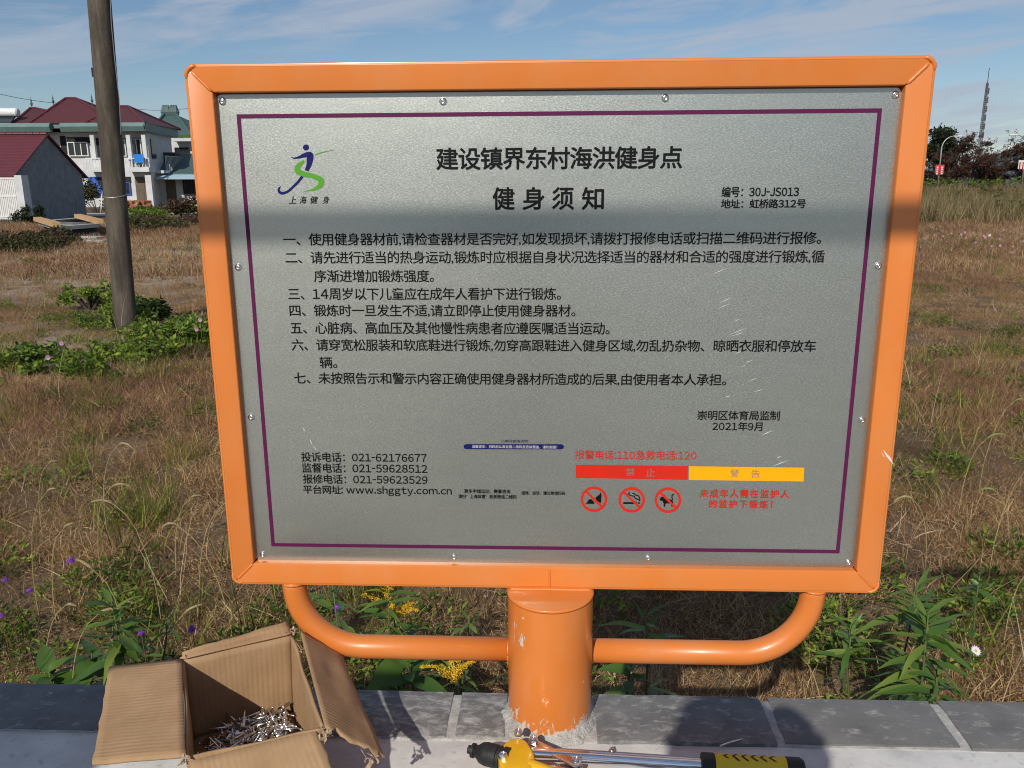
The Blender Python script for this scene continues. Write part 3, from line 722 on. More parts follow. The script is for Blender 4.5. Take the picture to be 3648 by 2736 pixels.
# grips
def grip(p, q, nm_):
    d = (q-p); L_ = d.length
    g_ = lathe_dir(p, d, [(.012, 0), (.0165, .0012), (.0172, .004), (.0172, .018), (.0160, .019), (.0160, L_-.026), (.0172, L_-.025), (.0172, L_-.006), (.014, L_-.001), (.006, L_)], 36, 'grip', M_RUBBER, gun, autosmooth=.6)
    lathe_dir(p + d.normalized()*.0195, d, [(.0164, 0), (.0166, .001), (.0166, L_-.047), (.0164, L_-.0455)], 36, 'grip_sleeve', M_GRIPY, g_.parent, autosmooth=.6)
    # chevrons pressed in the sleeve
    R_ = Vector(d).to_track_quat('Z', 'Y').to_matrix(); d0 = d.normalized()
    up = Vector((0, 0, 1)); side = d0.cross(up).normalized()
    def on(t, a): return p + d0*t + (up*math.cos(a) + side*math.sin(a))*.01685
    mb = MB()
    ac = -.05
    for k in range(6):
        t0 = .030 + .0128*k; wd = .0042; sp = (.50 if k else .38)*(1 - .05*k)
        for sg in (-1, 1):
            n_ = 4
            for j in range(n_):
                a0, a1 = ac + sg*sp*j/n_, ac + sg*sp*(j+1)/n_; s0, s1 = .0072*j/n_, .0072*(j+1)/n_
                if k == 0 and j == 3: continue
                mb.quad(on(t0+s0, a0), on(t0+s0+wd, a0), on(t0+s1+wd, a1), on(t0+s1, a1))
    mb.build('grip_marking', M_RUBBER, gun)
grip(G(.716, .1373, .0182), G(.861, .1433, .0175), 0); grip(G(.715, .260, .018), G(.850, .316, .0175), 1)
# small things on the wall
mb = MB(); mb.lathe([(.0050, 0), (.0050, .0045)], 6); mb.lathe([(.0025, .0045), (.0025, .0085), (.0012, .009)], 12)
o = mb.build('bolt', M_ZINC, None, autosmooth=.5, mat4=WT @ Matrix.Translation(V(.593, .092, .0))); tag(o, 'small silver bolt standing on the white plaster behind the riveter arm', 'bolt')
mb = MB(); mb.tube([V(.756, .0775, .0045), V(.776, .067, .0050), V(.794, .0605, .0048)], .0013, 8)
o = mb.build('metal_pin', M_ZINC, None, smooth=True, mat4=WT.copy()); tag(o, 'thin pale metal pin lying on the grey brick above the riveter grip', 'pin')

# ------------------------------------------------------------------ outdoor gym frame behind the viewer (throws the band of shade across the sign)
gym = empty('pull_up_frame', SMT(.44, -1.80, .35-CAM_H-.155737), 'orange pull up bar frame standing on the paved yard behind the viewer', 'exercise frame')
zb = 2.655
mb = MB(); mb.tube([(-1.72, 0, zb), (1.9, 0, zb)], .021, 16); mb.build('crossbar', M_ORANGE, gym, smooth=True)
for x in (-1.72, 1.9):
    mb = MB(); mb.lathe([(.075, 0), (.075, .01), (.05, .011), (.05, zb+.08), (.02, zb+.1)], 20, o=(x, 0, 0)); mb.build('post', M_ORANGE, gym, autosmooth=.5)
mb = MB(); mb.box(-1.64, -1.07, -.01, .01, 1.42, 2.02); mb.build('shade_board', plain('board_back', (.5, .5, .48), .5), gym, bevel=.004)  # unseen board, added and sized to shade the left end of the ledge
mb = MB(); mb.tube([(-1.72, 0, 1.75), (-1.60, 0, 1.75)], .02, 10); mb.build('board_arm', M_ORANGE, gym, smooth=True)
# ------------------------------------------------------------------ the photographer (seen only by shadow)
def skin_figure(name, verts, edges, radii, mat, parent=None, root=0, subd=2, mat4=None):
    me = bpy.data.meshes.new(name); me.from_pydata(verts, edges, []); o = link(name, me, mat, None, mat4=None)
    sm = o.modifiers.new('skin', 'SKIN'); sm.use_smooth_shade = True
    for i, r__ in enumerate(radii):
        sv = me.skin_vertices[0].data[i]; sv.radius = (r__, r__) if not isinstance(r__, tuple) else r__; sv.use_root = (i == root)
    sb = o.modifiers.new('sub', 'SUBSURF'); sb.levels = subd; sb.render_levels = subd
    dg = bpy.context.evaluated_depsgraph_get(); m2 = bpy.data.meshes.new_from_object(o.evaluated_get(dg))
    bpy.data.objects.remove(o); o = link(name, m2, mat, parent, True)
    if mat4 is not None: o.matrix_local = mat4
    return o
per = empty('person', Matrix.Translation((-.17, -.455, .37)), 'person in a dark jacket holding up a phone on the paved yard', 'person')
M_SKIN = plain('skin', (.42, .25, .17), .55); M_JACK = plain('dark_jacket', (.03, .035, .05), .8); M_TROU = plain('dark_trousers', (.035, .035, .04), .85); M_HAIR = plain('black_hair', (.01, .009, .008), .5)
vt = [(0,0,.95),(0,0,1.12),(0,-.01,1.30),(0,-.01,1.43),(0,0,1.50),(0,.01,1.58),(0,.02,1.66),(0,.01,1.73),
      (.09,0,.90),(.10,.02,.50),(.11,0,.09),(.12,.13,.04),(-.09,0,.90),(-.10,.0,.50),(-.12,-.03,.09),(-.13,.10,.04),
      (.17,0,1.41),(.25,.14,1.22),(.20,.36,1.36),(-.17,0,1.41),(-.20,.16,1.22),(.03,.36,1.36)]
ed = [(0,1),(1,2),(2,3),(3,4),(4,5),(5,6),(6,7),(0,8),(8,9),(9,10),(10,11),(0,12),(12,13),(13,14),(14,15),(3,16),(16,17),(17,18),(3,19),(19,20),(20,21)]
rd = [(.15,.11),(.14,.10),(.165,.11),(.13,.09),(.058,.058),(.062,.07),(.082,.098),(.06,.075),.09,.062,.045,.04,.09,.062,.045,.04,.065,.048,.033,.065,.048,.033]
skin_figure('body', vt, ed, rd, M_JACK, per)
hv = [(0,.015,1.53),(0,.018,1.60),(0,.02,1.67),(0,.012,1.735),(0,.125,1.635),(0,.112,1.60)]
skin_figure('head', [(0,.01,1.47),(0,.02,1.55),(0,.025,1.62),(0,.02,1.70)], [(0,1),(1,2),(2,3)], [(.055,.055),(.062,.072),(.080,.098),(.062,.078)], M_SKIN, per)
mb = MB(); mb.lathe([(.083, 0), (.098, .03), (.094, .07), (.066, .105), (.02, .122)], 20); mb.build('hair', M_HAIR, per, smooth=True, mat4=Matrix.Translation((0, .005, 1.635)) @ Matrix.Diagonal((.92, 1.08, 1, 1)))
mb = MB(); mb.lathe([(.012, 0), (.011, .02), (.006, .035)], 8, 'z'); mb.build('nose', M_SKIN, per, smooth=True, mat4=Matrix.Translation((0, .118, 1.60)))
for hx, sg in ((.245, 1), (.05, -1)):
    base = Vector((hx, .385, 1.375)); vs = [tuple(base + Vector((0, -.03, -.02))), tuple(base), tuple(base + Vector((-.012*sg, .02, .035)))]; es = [(0, 1), (1, 2)]; rs = [.026, (.034, .018), (.034, .018)]
    for f_ in range(4):
        i0 = len(vs); q = base + Vector((-.012*sg, .028, .045 - .019*f_ + .01)); L_ = (.028, .032, .030, .024)[f_]
        vs += [tuple(q), tuple(q + Vector((-L_*sg*.55, .012, .004))), tuple(q + Vector((-L_*sg*1.5, .006, .004)))]; es += [(2, i0), (i0, i0+1), (i0+1, i0+2)]; rs += [.010, .009, .0075]
    i0 = len(vs); q = base + Vector((-.005*sg, -.004, .03)); vs += [tuple(q), tuple(q + Vector((-.03*sg, -.006, .022))), tuple(q + Vector((-.05*sg, -.002, .024)))]; es += [(1, i0), (i0, i0+1), (i0+1, i0+2)]; rs += [.013, .011, .009]
    skin_figure('hand', vs, es, rs, M_SKIN, per)
ph = MB(); ph.box(-.082, .078, -.022, -.014, CAM_H-.045, CAM_H+.038); o = ph.build('phone', plain('phone_glass', (.01, .01, .012), .15), None, bevel=.003); tag(o, 'black phone held level in both hands of the person', 'phone')

# ------------------------------------------------------------------ background materials
def lines_mat(name, col, axis=2, scale=5.0, depth=.4, rough=.6, dark=.6, rot=(0, 0, 0)):
    m = Mat(name, col, rough); P = m.coord('Object', (1, 1, 1), rot)
    wv = m.node('ShaderNodeTexWave', {'Vector': P, 'Scale': scale, 'Distortion': .1}, wave_type='BANDS', bands_direction='XYZ'[axis]).outputs['Fac']
    f = m.noise(2.5, m.coord(), 6, .65)
    c = m.mix(f, tuple(v*.78 for v in col), tuple(min(1, v*1.2) for v in col)); c = m.mix(m.math('MULTIPLY', m.math('LESS_THAN', wv, .16), .5), c, tuple(v*dark for v in col))
    m.set('Base Color', c); m.bump(wv, depth, .03); return m.m
M_ROOF = lines_mat('dark_red_roof_tiles', (.10, .024, .030), 0, 1.6); M_ROOF2 = lines_mat('red_roof_sheets', (.13, .027, .036), 2, 2.2, rough=.5)
M_TEAL = plain('teal_fascia', (.115, .19, .185), .55, 0, .12, 1.5); M_TEALTILE = lines_mat('teal_glazed_tiles', (.07, .125, .125), 0, 1.5, .8)
M_WHITE = plain('white_wall', (.58, .60, .61), .85, 0, .13, 1.6); M_CEMENT = Mat('cement_render', (.12, .135, .15), .95)
f = M_CEMENT.noise(3.2, M_CEMENT.coord(), 9, .7); M_CEMENT.set('Base Color', M_CEMENT.ramp(f, [(.3, (.14, .165, .19)), (.7, (.27, .295, .32))])); M_CEMENT = M_CEMENT.m
m = Mat('window_glass', (.02, .025, .03), .08, 0, .6); M_GLASS = m.m
M_FRAMEW = plain('white_frame', (.72, .72, .70), .5); M_DARK = plain('dark_paint_and_shade', (.02, .02, .022), .9); M_DOORB = plain('brown_door', (.12, .09, .06), .6, 0, .2, 5)
M_BLUEP = plain('blue_paint', (.03, .11, .48), .5); M_CLOTH = plain('blue_cloth', (.02, .20, .62), .9); M_CONC = plain('pale_concrete', (.42, .42, .39), .9, 0, .15, 2, bump=.2)
M_AWN = plain('pale_blue_awning', (.36, .50, .58), .6); M_WOOD = plain('bare_wood', (.52, .33, .16), .8, 0, .2, 8); M_BRICKR = plain('orange_brick', (.35, .14, .07), .9, 0, .3, 8)
M_METALG = plain('galvanised_steel', (.42, .44, .45), .5, .6, .1); M_TANK = plain('white_tank', (.75, .76, .76), .3)
Z1 = .5427*2212/3648        # zoomed-crop units to view pixels
def Q(zx, zy, Y): return at(zx*Z1, zy*Z1, Y)
def rect_box(x0, y0, x1, y1, Y, dep, mi=0, mb=None):
    """box whose front face spans the crop rectangle at depth Y and runs dep metres back"""
    a, b = Q((x0+x1)/2 - (x1-x0)/2, (y0+y1)/2, Y), Q(x1, (y0+y1)/2, Y); t, u = Q((x0+x1)/2, y0, Y), Q((x0+x1)/2, y1, Y)
    mb = mb or MB(); mb.box(a.x, b.x, Y, Y+dep, u.z, t.z, mi); return mb
def slab(o_name, x0, y0, x1, y1, Y, dep, mat, parent, bevel=0, inv=None):
    o = rect_box(x0, y0, x1, y1, Y, dep).build(o_name, mat, parent, bevel=bevel); 
    if parent is not None: o.matrix_parent_inverse = parent.matrix_world.inverted() if not inv else inv
    return o
def window(parent, x0, y0, x1, y1, Y, panes=2, frame=M_FRAMEW, glass=M_GLASS):
    f_ = MB(); a, b = Q(x0, (y0+y1)/2, Y), Q(x1, (y0+y1)/2, Y); t, u = Q((x0+x1)/2, y0, Y), Q((x0+x1)/2, y1, Y)
    X0_, X1_, Z0_, Z1_ = a.x, b.x, u.z, t.z; fw = .06
    f_.box(X0_, X1_, Y-.08, Y, Z1_-fw, Z1_); f_.box(X0_, X1_, Y-.08, Y, Z0_, Z0_+fw)
    for k in range(panes+1):
        x = X0_ + (X1_-X0_-fw)*k/panes; f_.box(x, x+fw, Y-.08, Y, Z0_+fw, Z1_-fw)
    fo = f_.build('window', frame, parent); fo.matrix_parent_inverse = parent.matrix_world.inverted()
    for k in range(panes):
        g_ = MB(); x = X0_ + (X1_-X0_-fw)*k/panes + fw; g_.box(x, x + (X1_-X0_-fw)/panes - fw, Y-.045, Y-.02, Z0_+fw, Z1_-fw)
        g_.build('pane', glass, fo)
    return fo
def W(parent, name, mb, mats, **k):
    o = mb.build(name, mats, parent, **k); o.matrix_parent_inverse = parent.matrix_world.inverted(); return o

# ------------------------------------------------------------------ main two-storey house
YH = 60.0
b0 = Q(600, 1345, YH)
house = empty('farmhouse', Matrix.Translation((b0.x, YH, b0.z)), 'white two storey house with dark red hipped roofs and balconies behind the leaning pole', 'house')
GZ = Q(900, 1350, YH).z
def wbox(x0, x1, y0, y1, z0, z1, name, mat, parent=house, **k):
    mb = MB(); mb.box(x0, x1, y0, y1, z0, z1); return W(parent, name, mb, mat, **k)
xL = Q(-420, 1000, YH).x; xR = Q(975, 1000, YH).x; zE = Q(500, 868, YH).z; zF2 = Q(500, 1125, YH).z
mb = MB(); mb.hexa([(xL, YH, GZ-.5), (xR, YH, GZ-.5), (xR-.7, YH+6, GZ-.5), (xL, YH+6, GZ-.5), (xL, YH, zE), (xR, YH, zE), (xR-.7, YH+6, zE), (xL, YH+6, zE)]); W(house, 'wall', mb, M_WHITE)
# flat dark sheets on the wall paint the shade of upper loggia and lower porch
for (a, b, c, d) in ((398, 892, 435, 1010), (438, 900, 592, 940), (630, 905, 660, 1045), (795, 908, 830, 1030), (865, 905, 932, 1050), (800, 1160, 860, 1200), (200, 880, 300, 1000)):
    slab('shade_sheet', a, b, c, d, YH-.03, .02, M_DARK, house)
window(house, 448, 932, 580, 1026, YH-.10, 3)
window(house, 868, 910, 930, 1030, YH-.05, 2); window(house, 796, 915, 828, 1028, YH-.05, 1)
slab('door', 893, 1160, 960, 1345, YH-.06, .05, M_DOORB, house)
dp = slab('door_panel', 905, 1175, 948, 1245, YH-.075, .014, M_DOORB, house)
slab('door_panel', 905, 1262, 948, 1335, YH-.075, .014, M_DOORB, house)
slab('shop_front', 580, 1160, 668, 1280, YH-.30, .06, M_BLUEP, house)
slab('shade_sheet', 588, 1228, 636, 1270, YH-.33, .02, M_DARK, house); slab('shade_sheet', 640, 1165, 668, 1210, YH-.33, .02, M_DARK, house)
window(house, 806, 1195, 858, 1278, YH-.05, 2, M_BLUEP)
slab('column', 835, 880, 862, 1100, YH-.9, .25, M_WHITE, house); slab('column', 936, 880, 962, 1100, YH-.9, .25, M_WHITE, house); slab('column', 596, 880, 622, 1050, YH-.9, .25, M_WHITE, house); slab('column', 960, 1150, 1000, 1352, YH-.9, .35, M_WHITE, house)
# balcony slabs and railings
for (x0, x1) in ((560, 668), (818, 978)):
    slab('balcony_floor', x0, 1098, x1, 1128, YH-1.1, 1.1, M_WHITE, house)
    a, b = Q(x0, 1060, YH-1.1), Q(x1, 1060, YH-1.1); z0_, z1_ = Q(x0, 1100, YH-1.1).z, Q(x0, 1036, YH-1.1).z
    mb = MB(); mb.box(a.x, b.x, YH-1.1, YH-1.04, z1_-.06, z1_); W(house, 'railing', mb, M_FRAMEW)
    n_ = int((b.x-a.x)/.22)
    for k in range(n_+1):
        x = a.x + (b.x-a.x-.04)*k/n_; mb = MB(); mb.box(x, x+.04, YH-1.09, YH-1.05, z0_, z1_-.06); W(house, 'baluster', mb, M_FRAMEW)
mb = rect_box(880, 1012, 942, 1068, YH-1.25, .05); W(house, 'blue_cloth', mb, M_CLOTH)
for k in range(5):
    p = Q(870+k*20, 1082, YH-.7); mb = MB(); rr = random.Random(k)
    for j in range(40):
        q = p + Vector((rr.gauss(0, .14), rr.gauss(0, .1), rr.uniform(-.1, .35))); a = Vector((rr.uniform(-1,1), rr.uniform(-1,1), rr.uniform(-1,1)))*.09; b = Vector((rr.uniform(-1,1), rr.uniform(-1,1), rr.uniform(-1,1)))*.09
        mb.tri(q, q+a, q+b)
    W(house, 'balcony_plant', mb, plain('balcony_leaves', (.04, .08, .025), .7) if k == 0 else bpy.data.materials['balcony_leaves'])
# eaves: teal fascia, with its receding right end, and roof planes
zt, zb_ = Q(500, 806, YH-1.2).z, Q(500, 864, YH-1.2).z
xe0, xe1 = Q(-420, 830, YH-1.2).x, Q(947, 830, YH-1.2).x
mb = MB(); mb.hexa([(xe0, YH-.9, zb_+.25), (xe1, YH-.9, zb_+.25), (xe1-.7, YH+6.5, zb_+.25), (xe0, YH+6.5, zb_+.25), (xe0, YH-.9, zt-.05), (xe1, YH-.9, zt-.05), (xe1-.7, YH+6.5, zt-.05), (xe0, YH+6.5, zt-.05)]); W(house, 'eave_soffit', mb, M_TEAL)
def fascia(x0, x1): 
    a = Q(x0, 830, YH-1.2).x; b = Q(x1, 830, YH-1.2).x; mb = MB()
    mb.prism([(a, YH-1.2, zb_), (a, YH-1.35, zt-.25), (a, YH-1.2, zt), (a, YH-.9, zt), (a, YH-.9, zb_)], (b-a, 0, 0)); W(house, 'fascia', mb, M_TEAL)
fascia(-420, 328); fascia(395, 947)
pb = Vector((xe1-.7, YH+6.5, 0))
mb = MB(); mb.hexa([(xe1, YH-1.2, zb_), (xe1+.05, YH-1.2, zb_), (pb.x, YH+6.5, zb_), (pb.x-.3, YH+6.5, zb_), (xe1, YH-1.2, zt), (xe1+.05, YH-1.2, zt), (pb.x, YH+6.5, zt), (pb.x-.3, YH+6.5, zt)]); W(house, 'fascia', mb, M_TEAL)
def hip(x0, x1, rx0, rx1, ry, Yf, Yb, name='roof'):
    """hipped roof; x0..x1 eave span in crop px at Yf, rx0..rx1 ridge span at mid depth, ry ridge height in crop px"""
    Ym = (Yf+Yb)/2; z0 = zt - .02; A0 = Q(x0, 806, Yf).x; A1 = Q(x1, 806, Yf).x; r0, r1 = Q(rx0, ry, Ym), Q(rx1, ry, Ym)
    mb = MB(); v = [(A0, Yf, z0), (A1, Yf, z0), (A1-.5, Yb, z0), (A0, Yb, z0), tuple(r0), tuple(r1)]
    mb.v = v; mb.f = [(0, 1, 5, 4), (1, 2, 5), (2, 3, 4, 5), (3, 0, 4), (3, 2, 1, 0)]; mb.mi = [0]*5
    ro = W(house, name, mb, M_ROOF)
    for a, b in ((0, 4), (1, 5), (4, 5), (2, 5), (3, 4)):
        mt = MB(); mt.tube([v[a], v[b]], .11, 6); mt.build('ridge_tiles', M_ROOF, ro)
    return ro
hip(80, 640, 200, 230, 712, YH-1.0, YH+6); hip(190, 790, 432, 494, 647, YH-.9, YH+6.3); hip(560, 950, 780, 842, 700, YH-1.1, YH+6.4)
for zx, zy in ((210, 676), (607, 655), (352, 660)):
    p = Q(zx, zy+32, YH+3); mb = MB(); mb.lathe([(.03, -1.2), (.03, .15), (.07, .2), (.09, .32), (.03, .4), (.06, .5), (.02, .58), (.01, .75)], 10, o=p); W(house, 'roof_finial', mb, M_TEALTILE)
# right side wall openings (faces +x)
def side_panel(x0, y0, x1, y1, name, mat, off=.0, th=.05):
    X_ = xR + off
    def sp(zx, zy):
        d = pray(zx*Z1, zy*Z1); return CAM + d*(X_/d.x)
    a, b = sp(x0, y1), sp(x1, y1); t = sp(x0, y0)
    mb = MB(); mb.box(X_-th, X_, min(a.y, b.y), max(a.y, b.y), a.z, t.z); return W(house, name, mb, mat)
side_panel(1003, 915, 1030, 1040, 'window', M_GLASS); 
mb = MB(); mb.box(xR-.3, xR+.75, YH+1.0, YH+4.0, zF2-.15, zF2+.05); W(house, 'balcony_floor', mb, M_WHITE)
mb = MB()
for k in range(14): mb.box(xR+.70, xR+.74, YH+1.0+k*.22, YH+1.04+k*.22, zF2+.05, zF2+1.0)
mb.box(xR+.69, xR+.75, YH+1.0, YH+4.0, zF2+1.0, zF2+1.06); W(house, 'railing', mb, M_METALG)
mb = rect_box(1062, 1000, 1150, 1060, YH+3.5, .9); W(house, 'lean_to_box', mb, plain('dark_shutter', (.03, .035, .045), .6))
# solar water heater at the left end of the eave
so = empty('solar_water_heater', Matrix.Translation(Q(30, 800, YH-.6)), 'white solar water heater tank on the roof edge at the far left', 'water heater')
mb = MB(); a, b = Q(-60, 738, YH-.4), Q(122, 738, YH-.4); mb.tube([a, a.lerp(b, .02), b - Vector((.08, 0, 0)), b], [.25, .30, .30, .22], 16); o = W(so, 'tank', mb, M_TANK, autosmooth=.6)
mb = MB(); p0, p1, p2, p3 = Q(-60, 800, YH-1.2), Q(72, 800, YH-1.2), Q(110, 752, YH-.3), Q(-60, 752, YH-.3); mb.prism([p0, p1, p2, p3], (0, .05, -.06)); W(so, 'collector', mb, plain('collector_tubes', (.02, .028, .045), .25, .3))
for zx in (10, 90):
    mb = MB(); mb.tube([Q(zx, 806, YH-.2), Q(zx, 745, YH-.2)], .03, 6); W(so, 'leg', mb, M_METALG)

# ------------------------------------------------------------------ single storey wing and second house to the right
YW = 62.0
wing = empty('low_house', Matrix.Translation(Q(1150, 1345, YW)), 'low white house with teal roof slope and pale blue awning left of the sign', 'house')
slab('wall', 985, 1120, 1420, 1352, YW, 6, M_WHITE, wing)
slab('door', 1092, 1180, 1156, 1342, YW-.05, .05, M_DOORB, wing)
window(wing, 1204, 1180, 1290, 1282, YW-.05, 4, M_DARK)
mb = MB(); p0, p1, p2, p3 = Q(1062, 1135, YW-.6), Q(1420, 1135, YW-.6), Q(1420, 1008, YW+3.5), Q(1068, 1008, YW+3.5); mb.prism([p0, p1, p2, p3], (0, 0, -.15)); W(wing, 'roof', mb, M_TEALTILE)
mb = MB(); p0, p1, p2, p3 = Q(1020, 1172, YW-1.5), Q(1420, 1172, YW-1.5), Q(1420, 1136, YW-.3), Q(1060, 1136, YW-.3); mb.prism([p0, p1, p2, p3], (0, 0, -.05)); W(wing, 'awning', mb, M_AWN)
h2 = empty('flat_roofed_house', Matrix.Translation(Q(1200, 1100, 70)), 'white flat roofed house with grass growing on its edge behind the low wing', 'house')
slab('wall', 1100, 925, 1500, 1400, 70, 8, M_WHITE, h2); slab('roof_slab', 1125, 905, 1500, 926, 69, 9.5, M_WHITE, h2)
window(h2, 1148, 968, 1240, 1002, 69.9, 3, M_DARK)
slab('grass_edge', 1165, 886, 1500, 905, 69.3, .5, plain('roof_grass', (.05, .10, .02), .9, 0, .4, 3), h2)
pv = empty('pavilion_roof', Matrix.Translation(Q(1115, 890, 78)), 'dark teal tiled hip roof with ornate ridge rising behind the houses', 'pavilion')
mb = MB(); f0, f1 = Q(965, 895, 74), Q(1262, 895, 74); r0, r1 = Q(1080, 752, 79), Q(1155, 752, 79)
mb.v = [tuple(f0), tuple(f1), (f1.x+.6, 84, f1.z), (f0.x-.6, 84, f0.z), tuple(r0), tuple(r1)]; mb.f = [(0, 1, 5, 4), (1, 2, 5), (2, 3, 4, 5), (3, 0, 4), (3, 2, 1, 0)]; mb.mi = [0]*5
W(pv, 'roof', mb, M_TEALTILE)
mb = MB(); mb.tube([Vector(f0), r0 + Vector((0,0,.1)), r1 + Vector((0,0,.1)), Vector(f1)], .14, 6)
for zx in (1078, 1092, 1106, 1128, 1142, 1157): p = Q(zx, 750, 79); mb.lathe([(.25, -.1), (.32, .2), (.2, .5), (.1, .8)], 6, o=p)
W(pv, 'ridge', mb, M_TEALTILE); 
mb = MB(); mb.box(f0.x+.8, f1.x-.6, 75, 83, GZ, f0.z); W(pv, 'wall', mb, M_WHITE)

# overhead wires
wr = []
for i, (a, b) in enumerate(((Q(-40, 608, 75), Q(600, 682, 85)), (Q(780, 700, 90), Q(1260, 708, 95)))):
    mb = MB(); n_ = 14
    mb.tube([a.lerp(b, k/n_) + Vector((0, 0, -1.2*(k/n_)*(1-k/n_))) for k in range(n_+1)], .022, 5); o = mb.build('overhead_wire', plain('wire_grey', (.1, .1, .11), .6) if i == 0 else bpy.data.materials['wire_grey'], None)
    tag(o, ('thin grey wire sagging over the red roofs left of the pole', 'thin grey wire crossing the sky over the teal pavilion roof')[i], 'wire')

# ------------------------------------------------------------------ shed with cement gable
YS = 37.0
GX, GY0, GY1, EZ, PZ = -21.35, 36.9, 42.6, 2.15, 3.86
GM = (GY0+GY1)/2
shed = empty('shed', Matrix.Translation((GX, GM, 0)), 'low shed with grey cement gable wall and plain dark red roof at the left', 'shed')
mb = MB(); mb.prism([(GX, GY0, -.4), (GX, GY1, -.4), (GX, GY1, EZ), (GX, GM, PZ), (GX, GY0, EZ)], (-.24, 0, 0)); W(shed, 'gable_wall', mb, M_CEMENT)
mb = MB(); mb.box(GX-13, GX-.245, GY0, GY0+.2, -.4, EZ-.05); W(shed, 'wall', mb, M_WHITE)
mb = MB(); mb.box(GX-13, GX-.245, GY1-.2, GY1, -.4, EZ-.05); W(shed, 'wall', mb, M_WHITE)
for y_, y2 in ((GY0-.35, GM), (GY1+.35, GM)):
    z_ = EZ - .35*(PZ-EZ)/(GM-GY0); mb = MB(); mb.prism([(GX+.12, y_, z_+.03), (GX+.12, y2, PZ+.03), (GX-13, y2, PZ+.03), (GX-13, y_, z_+.03)], (0, 0, .08)); W(shed, 'roof', mb, M_ROOF2)
for k in range(42):
    mb = MB(); x_ = GX+.1-k*.31; mb.box(x_-.30, x_-.01, GM-.14, GM+.14, PZ+.08, PZ+.17); W(shed, 'ridge_tile', mb, M_ROOF2)
# white pillar and railing fence before the shed
fe = empty('yard_fence', Matrix.Translation(Q(60, 1440, YS-.7)), 'white barred yard fence with a pillar in front of the shed', 'fence')
slab('pillar', 112, 1150, 158, 1445, YS-.9, .5, M_WHITE, fe); slab('pillar', 158, 1185, 190, 1420, YS-.5, .2, M_CONC, fe)
for zx in range(-300, 112, 12):
    a, b = Q(zx, 1165, YS-.7), Q(zx, 1440, YS-.7); mb = MB(); mb.box(a.x-.03, a.x+.03, YS-.72, YS-.68, b.z, a.z); W(fe, 'bar', mb, M_FRAMEW)
for zy in (1172, 1290, 1425):
    a, b = Q(-300, zy, YS-.7), Q(112, zy, YS-.7); mb = MB(); mb.box(a.x, b.x, YS-.74, YS-.66, a.z-.03, a.z+.03); W(fe, 'rail', mb, M_FRAMEW)
# stacked slab with planks, broken steps
YP_ = 31.0
def gz(zx, zy, z=0.0): return ground_at(zx*Z1, zy*Z1, z)
sb = empty('slab_platform', Matrix.Translation(gz(440, 1520)), 'flat concrete slab with pale timber edges resting low in the field near the shed', 'platform')
hs = .42
c0, c1_, c2_, c3_ = gz(370, 1488, hs), gz(655, 1468, hs), gz(510, 1428, hs), gz(245, 1450, hs)
mb = MB(); mb.prism([c0, c1_, c2_, c3_], (0, 0, -.12)); W(sb, 'slab', mb, M_CONC)
for a, b in ((c0, c3_), (c1_, c2_)):
    d = (b-a).normalized(); s_ = Vector((-d.y, d.x, 0))*.12; mb = MB(); mb.prism([a-s_, a+s_, b+s_, b-s_], (0, 0, .14)); o = W(sb, 'timber_edge', mb, M_WOOD); o.location.z += .002
mb = MB(); q = [c0.lerp(c2_, .06), c1_.lerp(c3_, .06), c2_.lerp(c0, .1), c3_.lerp(c1_, .1)]; mb.prism(q, (0, 0, -.6)); o = W(sb, 'base', mb, plain('dark_base', (.05, .05, .05), .9))
for i, (zx, zy) in enumerate(((555, 1535), (580, 1555), (605, 1578))):
    p = gz(zx, zy, .08); rr = random.Random(i); mb = MB(); mb.box(-.45, .45, -.18, .18, -.10, 0); o = mb.build('stepping_slab', M_CONC, None, bevel=.02, mat4=Matrix.Translation((p.x, p.y, terrain(p.x, p.y)+.10)) @ Matrix.Rotation(-.35+.1*i, 4, 'Z'))
    tag(o, ('concrete stepping slab nearest the platform', 'middle one of the concrete stepping slabs below the platform', 'concrete stepping slab farthest down from the platform')[i], 'slab', 'stepping slabs below the platform')
# pale path in front of the house
mb = MB(); n_ = 40
for k in range(n_):
    a, b = gz(560+k*20, 1418-k*.5, .12), gz(580+k*20, 1418-(k+1)*.5, .12); c, d = gz(580+k*20, 1398-(k+1)*.35, .12), gz(560+k*20, 1398-k*.35, .12)
    mb.prism([a, b, c, d], (0, 0, -.1))
tag(mb.build('path', M_CONC, None), kind='structure')
# orange brick heap
mb = MB(); bh = empty('brick_heap', Matrix.Translation(gz(875, 1395)), 'heap of orange bricks beside the pole in front of the house', 'brick heap')
rr = random.Random(5); pc = gz(875, 1392); me_b = None
for k in range(36):
    lvl = k // 12; p = Vector((pc.x + rr.uniform(-1.1, 1.1)*(1-lvl*.22), pc.y + rr.uniform(0, .8), .10+lvl*.24)); 
    if me_b is None: mb = MB(); mb.box(-.22, .22, -.11, .11, -.09, .09); me_b = mb.mesh('brick'); me_b.materials.append(M_BRICKR)
    o = bpy.data.objects.new('brick', me_b); COL.objects.link(o); o.parent = bh; o.matrix_parent_inverse = bh.matrix_world.inverted(); o.matrix_basis = Matrix.Translation(p) @ Euler((rr.uniform(-.3, .3), rr.uniform(-.3, .3), rr.uniform(0, 3))).to_matrix().to_4x4()

